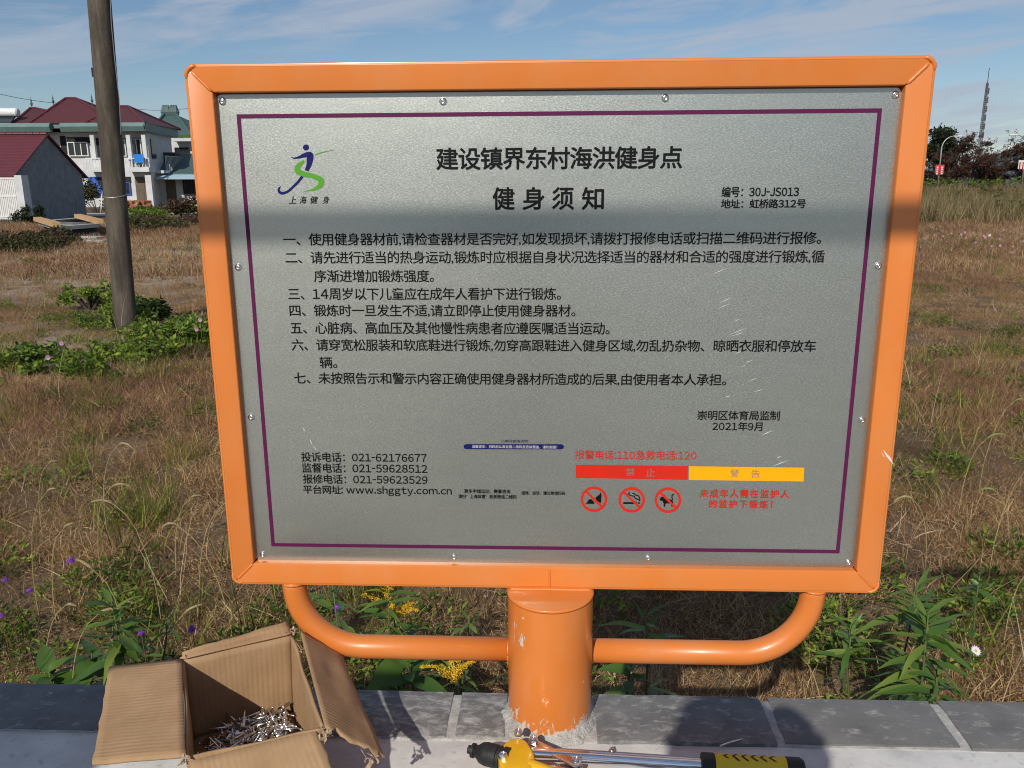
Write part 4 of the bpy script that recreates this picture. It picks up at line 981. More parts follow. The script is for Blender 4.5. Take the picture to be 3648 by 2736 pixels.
# ------------------------------------------------------------------ leaning concrete pole
m = Mat('weathered_concrete_pole', (.16, .135, .105), .9, 0, .2)
f = m.noise(5.0, m.coord('Object', (1, 1, .16)), 9, .74); f2 = m.noise(40, m.coord('Object', (1, 1, .5)), 4, .6)
c = m.ramp(f, [(.34, (.038, .032, .026)), (.5, (.080, .067, .053)), (.66, (.17, .145, .115))]); m.set('Base Color', m.mix(m.math('MULTIPLY', f2, .4), c, (.07, .06, .05))); m.bump(m.math('ADD', f, f2), .4, .01)
YPOLE = 10.2
pb_ = at(271, 690, YPOLE); pt_ = at(214, -2, YPOLE); dpole = (pt_ - pb_).normalized()
pole = empty('concrete_pole', Matrix.Translation((pb_.x, pb_.y, 0)), 'leaning weathered concrete utility pole standing in the field at left', 'pole')
rb = .130; mb = MB(); L_ = 9.0; pts = [pb_ - dpole*.5 + dpole*(L_*k/18) for k in range(19)]; mb.tube(pts, [rb*(1 - .028*k/18*2.2*1.0) for k in range(19)], 28); W(pole, 'shaft', mb, m.m, smooth=True)
q = at(252, 421, YPOLE); tt = (q.z - pb_.z)/dpole.z; qc = pb_ + dpole*tt
mb = MB(); mb.tube([qc + Vector((math.cos(a)*(rb-.001), math.sin(a)*(rb-.001), .03*math.sin(a*1.0))) for a in [2*math.pi*k/24 for k in range(25)]], .005, 5); W(pole, 'wire_tie', mb, M_METALG)
mb = MB(); mb.prism([qc + Vector((-.10, -rb*.75, .04)), qc + Vector((-.135, -rb*.6, -.02)), qc + Vector((-.17, -rb*.5, -.22)), qc + Vector((-.13, -rb*.7, -.12))], (0, -.004, 0)); W(pole, 'paper_strip', mb, M_FRAMEW)
mb = MB(); mb.tube([pb_ + dpole*(2.2+k*.4) + Vector((rb-.002+.012+.012*math.sin(k*1.7), -.03, 0)) for k in range(13)], .005, 5); W(pole, 'down_wire', mb, plain('thin_wire', (.35, .35, .36), .4, .7))
z_ = at(206, 157, YPOLE); mb = MB(); qq = pb_ + dpole*((z_.z-pb_.z)/dpole.z); mb.box(qq.x-rb-.004, qq.x-rb+.03, qq.y-.05, qq.y+.02, qq.z-.05, qq.z+.05); W(pole, 'step_bracket', mb, M_DARK)
# ------------------------------------------------------------------ vegetation materials
def leaf_mat(name, stops, rough=.6, transl=.35, attr=True, zone=None, spec=.3):
    """colour by per-blade random 'rnd' and by place in the field"""
    m = Mat(name, (.1, .1, .05), rough, 0, spec)
    a = m.node('ShaderNodeAttribute', attribute_name='rnd').outputs['Fac']
    oi = m.node('ShaderNodeObjectInfo').outputs['Random']
    P = m.coord('Position'); n1 = m.noise(1.1, P, 4)
    x = m.math('ADD', m.math('MULTIPLY', a, .62), m.math('ADD', m.math('MULTIPLY', oi, .16), m.math('MULTIPLY', n1, .28)))
    c = m.ramp(m.math('SUBTRACT', x, .03), stops)
    if zone: c = zone(m, c)
    m.set('Base Color', c)
    tr = m.node('ShaderNodeBsdfTranslucent', {'Color': c}); mx_ = m.node('ShaderNodeMixShader', {0: transl})
    m.t.links.new(m.b.outputs[0], mx_.inputs[1]); m.t.links.new(tr.outputs[0], mx_.inputs[2]); m.t.links.new(mx_.outputs[0], m.out.inputs[0])
    return m.m
def dryzone(m, c):
    P = m.coord('Position'); a = m.ramp(m.noise(.23, P, 3), [(.48, g3(0)), (.62, g3(.45))])
    c = m.mix(a, c, m.mix(m.node('ShaderNodeAttribute', attribute_name='rnd').outputs['Fac'], (.13, .055, .032), (.38, .20, .115)))
    return c
M_DRY = leaf_mat('dry_grass', [(.12, (.085, .042, .02)), (.35, (.29, .17, .078)), (.6, (.53, .345, .17)), (.85, (.80, .61, .34))], .65, .35, zone=dryzone)
M_STRAW = leaf_mat('straw', [(.12, (.18, .12, .075)), (.4, (.42, .30, .19)), (.8, (.70, .54, .37))], .6, .35)
M_RED = leaf_mat('red_brown_grass', [(.15, (.07, .032, .019)), (.45, (.24, .125, .072)), (.8, (.50, .31, .185))], .7, .3)
M_GRASS = leaf_mat('green_grass', [(.15, (.05, .065, .012)), (.45, (.14, .17, .024)), (.8, (.36, .38, .06))], .5, .4)
M_WEED = leaf_mat('weed_leaves', [(.15, (.04, .08, .015)), (.45, (.12, .20, .028)), (.85, (.34, .42, .06))], .5, .4)
M_DWEED = leaf_mat('dark_weed_leaves', [(.15, (.022, .045, .012)), (.5, (.055, .10, .022)), (.9, (.15, .20, .04))], .55, .35)
M_REED = leaf_mat('reed', [(.15, (.05, .045, .018)), (.45, (.23, .18, .085)), (.85, (.54, .42, .23))], .65, .35)

def blade_set(name, mat, n, rad, lmin, lmax, lean, wid, curl=.5, seed=0, segs=3, droop=.5):
    """tuft of curved tapering blades; rnd stored per point"""
    rr = random.Random(seed); V_, F_, A_ = [], [], []
    for _ in range(n):
        a = rr.uniform(0, 6.283); r_ = rad*math.sqrt(rr.random()); p = Vector((r_*math.cos(a), r_*math.sin(a), -.01))
        h = rr.uniform(0, 6.283); th = abs(rr.gauss(0, lean)); L_ = rr.uniform(lmin, lmax); d = Vector((math.cos(h)*math.sin(th), math.sin(h)*math.sin(th), math.cos(th)))
        bend = Vector((rr.gauss(0, curl), rr.gauss(0, curl), -droop*rr.random())); wv = d.cross(Vector((rr.gauss(0, 1), rr.gauss(0, 1), rr.gauss(0, 1)))).normalized()*wid*rr.uniform(.6, 1.3)
        b = len(V_); q = p.copy(); v_ = rr.random()
        for k in range(segs+1):
            t = k/segs; ww = wv*(1 - t**1.6)*.5
            if q.z < .004 and k: q.z = .004 + .01*rr.random()
            V_.append(tuple(q - ww)); V_.append(tuple(q + ww)); A_ += [v_, v_]
            if k: F_.append((b+2*k-2, b+2*k-1, b+2*k+1, b+2*k))
            d = (d + bend/segs).normalized(); q = q + d*(L_/segs)
    me = bpy.data.meshes.new(name); me.from_pydata(V_, [], F_); at_ = me.attributes.new('rnd', 'FLOAT', 'POINT'); at_.data.foreach_set('value', A_)
    me.materials.append(mat); me.update(); return me
def leaf_set(name, mat, n, rad, hmax, size, seed=0, stem=True, narrow=.45, mat2=None):
    rr = random.Random(seed); V_, F_, A_ = [], [], []
    for _ in range(n):
        a = rr.uniform(0, 6.283); r_ = rad*math.sqrt(rr.random()); z = hmax*rr.random()**.8*(1 - .5*(r_/rad)**2); p = Vector((r_*math.cos(a), r_*math.sin(a), z))
        d = Vector((math.cos(a+rr.gauss(0, .8)), math.sin(a+rr.gauss(0, .8)), rr.uniform(-.3, .9))).normalized(); s = size*rr.uniform(.5, 1.3)
        w_ = d.cross(Vector((rr.gauss(0, .3), rr.gauss(0, .3), 1))).normalized()*s*narrow*.5; up = d.cross(w_).normalized()*s*.08
        b = len(V_); V_ += [tuple(p), tuple(p+d*s*.42+w_-up), tuple(p+d*s-up*1.5), tuple(p+d*s*.42-w_-up), tuple(p+d*s*.45+up)]
        F_ += [(b, b+1, b+4), (b+1, b+2, b+4), (b+2, b+3, b+4), (b+3, b, b+4)]; A_ += [rr.random()]*5
    me = bpy.data.meshes.new(name); me.from_pydata(V_, [], F_); at_ = me.attributes.new('rnd', 'FLOAT', 'POINT'); at_.data.foreach_set('value', A_)
    me.materials.append(mat); me.update(); return me
def scatter(name, pts, variants, label=None, cat=None):
    """one object of stuff: points carrying instances of the tuft meshes"""
    col = bpy.data.collections.new(name + '_tufts')
    for i, v_ in enumerate(variants): o = bpy.data.objects.new('%s_tuft' % name, v_); col.objects.link(o)
    me = bpy.data.meshes.new(name); me.from_pydata([p[:3] for p in pts], [], [])
    for nm_, k in (('rz', 3), ('sc', 4)): a = me.attributes.new(nm_, 'FLOAT', 'POINT'); a.data.foreach_set('value', [p[k] for p in pts])
    a = me.attributes.new('vi', 'INT', 'POINT'); a.data.foreach_set('value', [p[5] for p in pts])
    o = bpy.data.objects.new(name, me); COL.objects.link(o)
    ng = bpy.data.node_groups.new(name, 'GeometryNodeTree'); ng.interface.new_socket('Geometry', in_out='INPUT', socket_type='NodeSocketGeometry'); ng.interface.new_socket('Geometry', in_out='OUTPUT', socket_type='NodeSocketGeometry')
    n_ = ng.nodes; gi = n_.new('NodeGroupInput'); go = n_.new('NodeGroupOutput'); ip = n_.new('GeometryNodeInstanceOnPoints'); ci = n_.new('GeometryNodeCollectionInfo')
    ci.inputs['Collection'].default_value = col; ci.inputs['Separate Children'].default_value = True; ci.inputs['Reset Children'].default_value = True
    ip.inputs['Pick Instance'].default_value = True
    def na(nm_, dt): x_ = n_.new('GeometryNodeInputNamedAttribute'); x_.data_type = dt; x_.inputs[0].default_value = nm_; return x_.outputs[0]
    cx_ = n_.new('ShaderNodeCombineXYZ'); l = ng.links
    l.new(na('rz', 'FLOAT'), cx_.inputs[2]); l.new(cx_.outputs[0], ip.inputs['Rotation']); l.new(na('sc', 'FLOAT'), ip.inputs['Scale']); l.new(na('vi', 'INT'), ip.inputs['Instance Index'])
    l.new(gi.outputs[0], ip.inputs['Points']); l.new(ci.outputs[0], ip.inputs['Instance']); l.new(ip.outputs[0], go.inputs[0])
    md = o.modifiers.new('scatter', 'NODES'); md.node_group = ng
    tag(o, kind='stuff'); 
    if label: tag(o, label, cat)
    return o
def field(n_per, y0, y1, half=.72, marg=2.5, cond=None, sc=(.8, 1.3), nv=4, seed=0, zoff=0.0):
    rr = random.Random(seed); out = []
    y = y0
    steps = max(1, int((y1-y0)/max(.5, y0*.15)))
    for s in range(steps):
        ya, yb = y0 + (y1-y0)*s/steps, y0 + (y1-y0)*(s+1)/steps; hw = half*yb + marg; cnt = int((yb-ya)*2*hw*n_per(0.5*(ya+yb)))
        for _ in range(cnt):
            x = rr.uniform(-hw, hw); yy = rr.uniform(ya, yb)
            if cond:
                pr = cond(x, yy)
                if pr < rr.random(): continue
            out.append((x, yy, terrain(x, yy)+zoff, rr.uniform(0, 6.28), rr.uniform(*sc), rr.randrange(nv)))
    return out
def nzn(x, y, s, o=0): return noise.noise(Vector((x*s, y*s, o)))
WEEDCLUMPS = []
# --- density rules: where on the ground each kind of growth stands
def view(x, y, z=0.0):
    d = Vector((x, y, z)) - CAM; f_ = d.dot(Fv)
    if f_ < .05: return (1e5, 1e5)
    k = 2212/3648; return ((1824 + F_PX*d.dot(Rv)/f_)*k, (1368 - F_PX*d.dot(Uv)/f_)*k)
def ell(x, y, lst, n_=.5, s_=1.6):
    X, Y = view(x, y); v = 0
    for cx_, cy_, rx, ry in lst:
        d = ((X-cx_)/rx)**2 + ((Y-cy_)/ry)**2
        if d < 2.5: v = max(v, 1.1 - d)
    return max(0, min(1, v + n_*nzn(x, y, s_))) if v > 0 else 0
BARE = [(200, 590, 360, 85), (60, 745, 240, 50), (420, 590, 160, 60), (560, 560, 250, 50)]
WEEDS = [(240, 690, 95, 42), (330, 765, 140, 34), (440, 745, 80, 30), (95, 805, 75, 26), (210, 820, 90, 18), (250, 655, 45, 20), (60, 1250, 100, 50), (60, 1380, 140, 90), (300, 1330, 120, 70), (640, 1330, 60, 50), (1300, 1480, 120, 30), (1830, 1400, 140, 90), (2000, 1430, 180, 80), (2150, 1330, 90, 90), (980, 1330, 130, 60), (850, 1460, 140, 40), (160, 1450, 120, 40)]
GREENS = [(90, 680, 130, 28), (60, 760, 110, 14), (1980, 640, 60, 14), (2120, 640, 60, 20), (1990, 950, 80, 60), (2080, 900, 120, 40), (2020, 1060, 110, 60), (250, 1080, 170, 90), (130, 1010, 120, 50), (1960, 780, 90, 20), (2150, 470, 90, 20), (1970, 470, 60, 20), (350, 480, 130, 22), (120, 900, 140, 40), (380, 900, 90, 30), (2100, 1400, 140, 90), (1950, 1180, 90, 40), (340, 1210, 130, 40), (400, 1000, 80, 40)]
REDS = [(230, 880, 330, 75), (300, 515, 220, 16), (2080, 570, 190, 60), (2080, 860, 200, 90), (600, 820, 300, 80), (1200, 800, 500, 120), (2100, 490, 140, 20), (1200, 560, 500, 60)]
def bare(x, y): return .8*ell(x, y, BARE, 1.0, .9)
pa_ = g.data.attributes.new('pale', 'FLOAT', 'POINT'); pa_.data.foreach_set('value', [min(1, 1.3*bare(v_.co.x, v_.co.y)) if 2 < v_.co.y < 40 else 0 for v_ in g.data.vertices])
def path_mask(x, y): return 0 if (gz_path[0] < x < gz_path[1] and gz_path[2] < y < gz_path[3]) else 1
gz_path = (-30, -9, 52.5, 56.5)
def clear(x, y):
    if y > 51 and x < -8: return 0
    if y > YS-1.2 and x < -15: return 0
    return path_mask(x, y)
near = lambda y: 90 if y < 3 else (66 if y < 5 else (44 if y < 9 else (26 if y < 20 else 5)))
mats_v = [blade_set('dry%d' % k, M_DRY, 170, .19, .03, .15, .95, .0034, .9, k, 3, 1.0) for k in range(4)] + [blade_set('dryt%d' % k, M_DRY, 24, .12, .10, .30, .6, .0040, .7, 20+k, 4, .9) for k in range(2)] + [leaf_set('litter%d' % k, M_DRY, 120, .20, .05, .024, 27+k, narrow=.16) for k in range(2)]
scatter('dry_grass', field(near, 1.30, 22, cond=lambda x, y: clear(x, y)*(1-.75*bare(x, y))*(1-.6*ell(x, y, WEEDS)), nv=8, sc=(.55, 1.1), seed=1), mats_v)
red_c = lambda x, y: clear(x, y)*ell(x, y, REDS, .6)
rv = [blade_set('redb%d' % k, M_RED, 170, .19, .04, .16, .85, .0034, .8, 40+k, 3, .9) for k in range(3)]
scatter('red_brown_grass', field(lambda y: near(y)*.9, 2.3, 30, cond=red_c, nv=3, sc=(.7, 1.3), seed=2), rv)
fv = [blade_set('fard%d' % k, (M_DRY, M_RED, M_DRY)[k], 130, .60, .06, .24, .7, .012, .6, 60+k, 2, .6) for k in range(3)] + [blade_set('fars%d' % k, M_STRAW, 70, .60, .04, .15, .8, .012, .6, 70+k, 2, .6) for k in range(2)]
def farpts(n, y0, y1, cond, idx, seed, sc=(.7, 1.3)):
    rr = random.Random(seed); f_ = field(n, y0, y1, half=.75, marg=4, cond=cond, nv=1, sc=sc, seed=seed); return [p[:5] + (rr.choice(idx),) for p in f_]
scatter('far_dry_grass', farpts(lambda y: 4.5 if y < 34 else 2.2, 16, 66, lambda x, y: clear(x, y)*.9*(1-.5*bare(x, y)), (0, 1, 1, 2, 3, 4), 5) , fv)
sv = [blade_set('straw%d' % k, M_STRAW, 60, .22, .04, .16, 1.0, .0050, .7, 80+k, 3, .8) for k in range(3)] + [blade_set('strawt%d' % k, M_STRAW, 4, .10, .25, .50, .35, .0036, .35, 90+k, 4, .4) for k in range(2)]
scatter('straw', field(lambda y: 9 if y < 9 else 8, 1.35, 24, cond=lambda x, y: clear(x, y)*max(.16, .75*bare(x, y)), nv=5, sc=(.7, 1.3), seed=6), sv)
# green grass and low weeds: patches
def wz(x, y): return ell(x, y, WEEDS, .5, 2.2)
gv = [blade_set('green%d' % k, M_GRASS, 34, .12, .07, .26, .55, .0052, .6, 100+k, 3, .7) for k in range(4)]
gcond = lambda x, y: clear(x, y)*max(.8*ell(x, y, GREENS, .7), .55*smooth(.0, .3, nzn(x, y, .8, 21)), .35*wz(x, y))
scatter('green_grass', field(lambda y: 40 if y < 3.5 else (22 if y < 9 else 5), 1.30, 26, cond=gcond, nv=4, sc=(.6, 1.3), seed=8), gv)
wv_ = [leaf_set('weed%d' % k, M_WEED, 90, .14, .12, .040, 110+k) for k in range(3)] + [leaf_set('dweed%d' % k, M_DWEED, 90, .14, .11, .036, 120+k, narrow=.3) for k in range(2)]
scatter('low_weeds', field(lambda y: 34 if y < 3.6 else (24 if y < 11 else 2.0), 1.30, 24, cond=lambda x, y: clear(x, y)*max(wz(x, y), smooth(.14, .34, nzn(x, y, 1.0, 31) + .10*smooth(3.0, 1.9, y)) * (.8 if y < 3.0 else .25), .16*smooth(-.1, .3, nzn(x, y, 2.5, 7))), nv=5, sc=(.6, 1.25), seed=9), wv_)
for i, (X, Y, h_, w_, mt, lb) in enumerate(((195, 668, .42, .7, M_WEED, 'green bushy weed at the left foot of the concrete pole'), (262, 700, .30, 1.0, M_WEED, 'dark green weed clump right under the concrete pole'), (310, 690, .34, .7, M_DWEED, 'dark weed clump at the right foot of the concrete pole'), (370, 745, .30, 1.1, M_WEED, 'bright green weed clump right of the pole foot'), (300, 780, .26, 1.0, M_WEED, 'bright green weed clump in the strip below the pole'), (90, 795, .24, .8, M_WEED, 'rounded green weed clump in the straw at the left'), (160, 812, .18, .7, M_WEED, 'low yellow green weed clump beside the rounded one'), (440, 740, .26, .7, M_WEED, 'green weed clump touching the sign edge right of the pole'))): WEEDCLUMPS.append((X, Y, h_, w_, mt, lb))
# reed bank on the right, before the road
rdv = [blade_set('reed%d' % k, M_REED, 60, .7, .5, 1.5, .25, .03, .3, 130+k, 3, .35) for k in range(3)]
rdv2 = [leaf_set('reedleaf', M_DWEED, 80, .9, .9, .22, 140)]
rp_ = farpts(lambda y: 3.0, 33, 60, lambda x, y: smooth(3, 7, x)*smooth(.0, .3, .35 + nzn(x, y, .15, 3)), (0, 1, 2), 10, (.45, .9))
rr = random.Random(4)
for _ in range(420): x = rr.uniform(14, 60); y = rr.uniform(36, 60); rp_.append((x, y, terrain(x, y), rr.uniform(0, 6), rr.uniform(.4, 1.1), 3))
for _ in range(260): x = rr.uniform(-13, -3); y = rr.uniform(36, 50); rp_.append((x, y, terrain(x, y)-.1, rr.uniform(0, 6), rr.uniform(.3, .7), rr.choice((0, 3, 3))))
rr = random.Random(14)
for _ in range(260): x = rr.uniform(8, 50); y = rr.uniform(34, 58); rp_.append((x, y, terrain(x, y), rr.uniform(0, 6), rr.uniform(.25, .5), 4))
scatter('reeds', rp_, rdv + rdv2 + [leaf_set('reedweed', M_WEED, 90, 1.2, 1.4, .25, 141)])
# vegetable rows beside the house
vg = []
for _ in range(420): 
    q = gz(rr.uniform(925, 1290), 1392, .1); vg.append((q.x, q.y + rr.uniform(-2.0, 1.5), .05, rr.uniform(0, 6), rr.uniform(.5, .9), rr.randrange(2)))
scatter('vegetable_rows', vg, [leaf_set('veg%d' % k, M_WEED, 50, .5, .35, .22, 150+k, narrow=.6) for k in range(2)])

# ------------------------------------------------------------------ shrubs and trees
def foliage_mesh(name, clumps, n, size, mat, seed=0, narrow=.5, hang=.0):
    """leaf faces gathered in clumps; clumps = (centre, radii)"""
    rr = random.Random(seed); V_, F_, A_ = [], [], []
    wts = [c[1][0]*c[1][1]*c[1][2] for c in clumps]; tot = sum(wts)
    for (c, rad), w_ in zip(clumps, wts):
        for _ in range(max(6, int(n*w_/tot))):
            d = Vector((rr.gauss(0, 1), rr.gauss(0, 1), rr.gauss(0, 1))).normalized()*rr.random()**.45
            p = Vector(c) + Vector((d.x*rad[0], d.y*rad[1], d.z*rad[2])); s = size*rr.uniform(.5, 1.4)
            a = Vector((rr.gauss(0, 1), rr.gauss(0, 1), rr.gauss(0, .7) - hang)).normalized(); b = a.cross(Vector((rr.gauss(0, 1), rr.gauss(0, 1), rr.gauss(0, 1)))).normalized()*narrow
            i = len(V_); V_ += [tuple(p), tuple(p+(a*.5+b*.5)*s), tuple(p+a*s), tuple(p+(a*.5-b*.5)*s)]; F_.append((i, i+1, i+2, i+3)); A_ += [rr.random()]*4
    me = bpy.data.meshes.new(name); me.from_pydata(V_, [], F_); at_ = me.attributes.new('rnd', 'FLOAT', 'POINT'); at_.data.foreach_set('value', A_); me.materials.append(mat); me.update(); return me
M_BARK = plain('bark', (.075, .06, .048), .95, 0, .3, 6, bump=.5)
M_REDLEAF = leaf_mat('withered_red_leaves', [(.15, (.022, .010, .009)), (.5, (.065, .028, .022)), (.9, (.16, .07, .045))], .7, .25)
M_CONIF = leaf_mat('dark_evergreen', [(.15, (.008, .014, .006)), (.5, (.02, .032, .012)), (.9, (.05, .065, .022))], .6, .2)
M_BUSH = leaf_mat('olive_leaves', [(.15, (.025, .03, .010)), (.5, (.06, .065, .02)), (.9, (.16, .13, .05))], .6, .3)
M_BRBUSH = leaf_mat('brown_twig_leaves', [(.15, (.03, .018, .012)), (.5, (.09, .06, .038)), (.9, (.2, .14, .085))], .7, .3)
def tree(name, base, h, spread, mat, label, cat='tree', group=None, seed=0, n=9000, size=.22, trunks=3, low=.12, wind=0.0, twigs=60, gaps=.6, crown='crown', depth_=.8, ncl=0, crad=1.0):
    rr = random.Random(seed); r_ = empty(name, Matrix.Translation(base), label, cat, group)
    mb = MB(); clumps = []; tips = []
    for t in range(trunks):
        a = rr.uniform(0, 6.28); q = Vector((0, 0, -.1)); d = Vector((math.cos(a)*.35*(trunks > 1), math.sin(a)*.35*(trunks > 1), 1)).normalized(); pts = [q]; L_ = h*.5
        for k in range(5): d = (d + Vector((rr.gauss(0, .12)+wind*.1, rr.gauss(0, .12), .05))).normalized(); pts.append(pts[-1] + d*L_/5)
        rad = max(.05, h*.018); mb.tube(pts, [rad*(1-.13*k) for k in range(6)], 7)
        for b in range(7):
            k = rr.randint(1, 5); s = pts[k]; a2 = rr.uniform(0, 6.28); el = rr.uniform(.25, 1.1); d2 = Vector((math.cos(a2)*math.cos(el)*spread/h*1.4 + wind*.3, math.sin(a2)*math.cos(el)*spread/h*1.4*depth_, math.sin(el))).normalized()
            bp = [s]; BL = h*rr.uniform(.25, .5)
            for j in range(4): d2 = (d2 + Vector((rr.gauss(0, .15)+wind*.12, rr.gauss(0, .15), .06))).normalized(); bp.append(bp[-1] + d2*BL/4)
            mb.tube(bp, [rad*.45*(1-.2*j) for j in range(5)], 5); tips += bp[2:]
    mb.build('trunk', M_BARK, r_, smooth=True)
    for k in range(ncl or int(16+22*gaps)):
        if tips and rr.random() < .8: c = rr.choice(tips) + Vector((rr.gauss(0, .3), rr.gauss(0, .3), rr.gauss(0, .2)))*h*.12
        else: c = Vector((rr.gauss(0, spread*.28), rr.gauss(0, spread*.28*depth_), rr.uniform(low, .8)*h))
        c.z = min(max(c.z, h*low), h*.9); rd_ = h*rr.uniform(.06, .14)*crad; clumps.append((c, (rd_*1.3, rd_*1.2, rd_*rr.uniform(.55, .9))))
    tw = MB(); c0_ = list(clumps)
    for k in range(twigs):
        c = rr.choice(c0_)[0]; d = Vector((rr.gauss(wind, .8), rr.gauss(0, .8), rr.uniform(.1, 1.4))).normalized(); L_ = h*rr.uniform(.08, .2)
        tp = c + d*L_; tw.tube([c - d*L_*.6, c + d*L_*.3 + Vector((0, 0, .03*h)), tp], [h*.004, h*.003, h*.0012], 4); clumps.append((tp, (h*.022, h*.022, h*.04)))
    tw.build('twigs', M_BARK, r_, smooth=True)['kind'] = 'stuff'
    link(crown, foliage_mesh(name, clumps, n, size, mat, seed), None, r_); return r_
# withered red-brown tree on the bank, more dark ones beside it
ZR = .4823*2212/3648
def AR(zx, zy, Y): return at((3100+zx/2.073)*2212/3648, (200+zy/2.073)*2212/3648, Y)
def gbase(p): return Vector((p.x, p.y, terrain(p.x, p.y)))
tb = AR(765, 985, 68); tree('withered_tree', gbase(tb), 4.8, 8.6, M_REDLEAF, 'withered red brown tree with windblown limbs standing in front of the mast', seed=3, n=20000, size=.13, trunks=7, low=.14, wind=.5, twigs=420, ncl=85, crad=.55, depth_=.7)
tb = AR(1150, 985, 70); tree('withered_tree', gbase(tb), 4.3, 7.0, M_REDLEAF, 'second withered red brown tree at the right edge beside the white banner lamp', seed=5, n=15000, size=.13, trunks=6, low=.14, wind=.45, twigs=300, ncl=70, crad=.55, depth_=.7)
tb = AR(455, 960, 74); tree('evergreen_tree', gbase(tb), 6.4, 3.0, M_CONIF, 'dark evergreen tree standing close to the right edge of the orange sign', seed=6, n=9000, size=.26, trunks=1, low=.28, twigs=10)
tb = AR(560, 975, 73); tree('bare_shrub', gbase(tb), 3.4, 3.0, M_BRBUSH, 'brown half bare shrub between the evergreen and the withered tree', cat='shrub', seed=8, n=5000, size=.15, trunks=3, low=.1, twigs=60)
tb = AR(880, 975, 72); tree('bare_shrub', gbase(tb), 2.9, 4.0, M_BRBUSH, 'brown half bare shrub under the mast behind the withered tree', cat='shrub', seed=9, n=5000, size=.15, trunks=3, low=.1, twigs=60)
for i, (zx, Y, h_) in enumerate(((-250, 80, 6.5), (-700, 84, 7.5), (-1200, 82, 6.0), (1500, 75, 6.0))):
    p = AR(zx, 980, Y); tree('evergreen_tree', gbase(p), h_, 4.5, M_CONIF, ('dark evergreen tree hidden behind the right part of the sign', 'tall dark evergreen tree hidden behind the middle of the sign', 'dark evergreen tree hidden behind the left part of the sign', 'dark evergreen tree beyond the right picture edge')[i], seed=30+i, n=5000, size=.3, trunks=1, low=.15, twigs=8)
def bush(base, h, w_, mat, label, seed, n=1500, size=.12):
    rr = random.Random(seed); r_ = empty('bush', Matrix.Translation(base), label, 'bush'); cl = []
    for k in range(14): a = rr.uniform(0, 6.28); q = rr.random()**.5; cl.append((Vector((math.cos(a)*q*w_*.5, math.sin(a)*q*w_*.35, h*rr.uniform(.2, .75))), (w_*.16, w_*.14, h*.22)))
    mb = MB()
    for c, _ in cl: mb.tube([(0, 0, -.05), Vector(c)*.5 + Vector((0, 0, .05)), c], [.02, .014, .006], 5)
    mb.build('stems', M_BARK, r_); link('foliage', foliage_mesh('bush', cl, n, size, mat, seed), None, r_)
for i, (zx, zy, h_, w_, mt, lb) in enumerate((
    (60, 1650, .6, 3.2, M_BUSH, 'dark low bush at the left edge in front of the yard fence'), (215, 1625, .5, 2.2, M_BRBUSH, 'dark green low bush below the timber edge of the slab platform'), (330, 1600, .5, 1.6, M_BUSH, 'small dark bush right under the slab platform'),
    (640, 1412, 2.0, 3.0, M_BUSH, 'tall olive bush between the shed and the pole in front of the house'), (1265, 1445, 1.1, 3.0, M_BRBUSH, 'rounded brown bush beside the left edge of the sign'), (990, 1520, .5, 2.6, M_BUSH, 'low green bush right of the pole in the middle distance'), (1130, 1500, .5, 3.0, M_BRBUSH, 'spreading green bush near the brown bush left of the sign'),
    (190, 1480, .8, 1.2, M_CONIF, 'dark bush at the corner of the shed by the fence pillar'), (1030, 1345, .7, 1.2, M_BRBUSH, 'small reddish shrub beside the white column of the house'), (1255, 1345, .9, 1.6, M_BRBUSH, 'thin bare shrub below the barred window of the low house'), (930, 1480, .6, 2.2, M_WEED, 'bright green low bush close to the pole on the path side'))):
    p = gz(zx, zy); bush(gbase(p), h_, w_, mt, lb, 60+i, n=2200, size=.10 if p.y < 40 else .16)
for i, (X, Y, h_, w_, mt, lb) in enumerate(WEEDCLUMPS): bush(gbase(ground_at(X, Y, 0)), h_, w_, mt, lb, 90+i, n=1500, size=.055)
# hedge, fence, lamps, banners and mast beyond the field
mb = MB(); rr = random.Random(1); cl = []
for k in range(150): x = -20 + k*.62; y = 66.5 + rr.gauss(0, .3); cl.append((Vector((x, y, terrain(x, y) + .35)), (.6, .5, .45)))
o = link('hedge', foliage_mesh('hedge', cl, 16000, .14, M_WEED, 4), None); tag(o, 'clipped green hedge strip along the road beyond the field', 'hedge')
rf = empty('road_fence', Matrix.Translation((12, 76, 1)), 'dark grey metal fence running behind the withered trees', 'fence')
for k in range(110):
    x = -10 + k*.62; mb = MB(); z0 = terrain(x, 76); mb.box(x-.03, x+.03, 75.98, 76.02, z0, z0+1.5); W(rf, 'bar', mb, plain('fence_grey', (.09, .10, .12), .6) if k == 0 else bpy.data.materials['fence_grey'])
mb = MB(); mb.box(-10, 58, 76.03, 76.08, 1.05, 2.35); W(rf, 'panel', mb, bpy.data.materials['fence_grey'])
for i, (x0, x1, y0, Y, lb) in enumerate(((590, 640, 872, 110, 'small white building glimpsed through the withered tree'), (1000, 1046, 845, 112, 'white gable building glimpsed behind the right of the withered tree'), (425, 450, 915, 108, 'white wall sliver seen beside the orange sign edge'), (1098, 1128, 765, 115, 'white tall building at the right picture edge behind the trees'))):
    a, b = AR(x0, y0, Y), AR(x1, 950, Y); e_ = empty('distant_building', Matrix.Translation((a.x, Y, b.z)), lb, 'building'); mb = MB(); mb.box(a.x-1.0, b.x+1.0, Y, Y+6, .5, a.z); W(e_, 'wall', mb, M_WHITE)
    mb = MB(); xm = (a.x+b.x)/2; mb.prism([(a.x-1.3, Y-.3, a.z), (b.x+1.3, Y-.3, a.z), (xm, Y-.3, a.z+1.0)], (0, 7, 0)); W(e_, 'roof', mb, M_TEALTILE)
    for s in (-.5, .5): mb = MB(); mb.box(xm+s-.3, xm+s+.3, Y-.06, Y+.02, a.z-1.5, a.z-.6); W(e_, 'window', mb, M_GLASS)
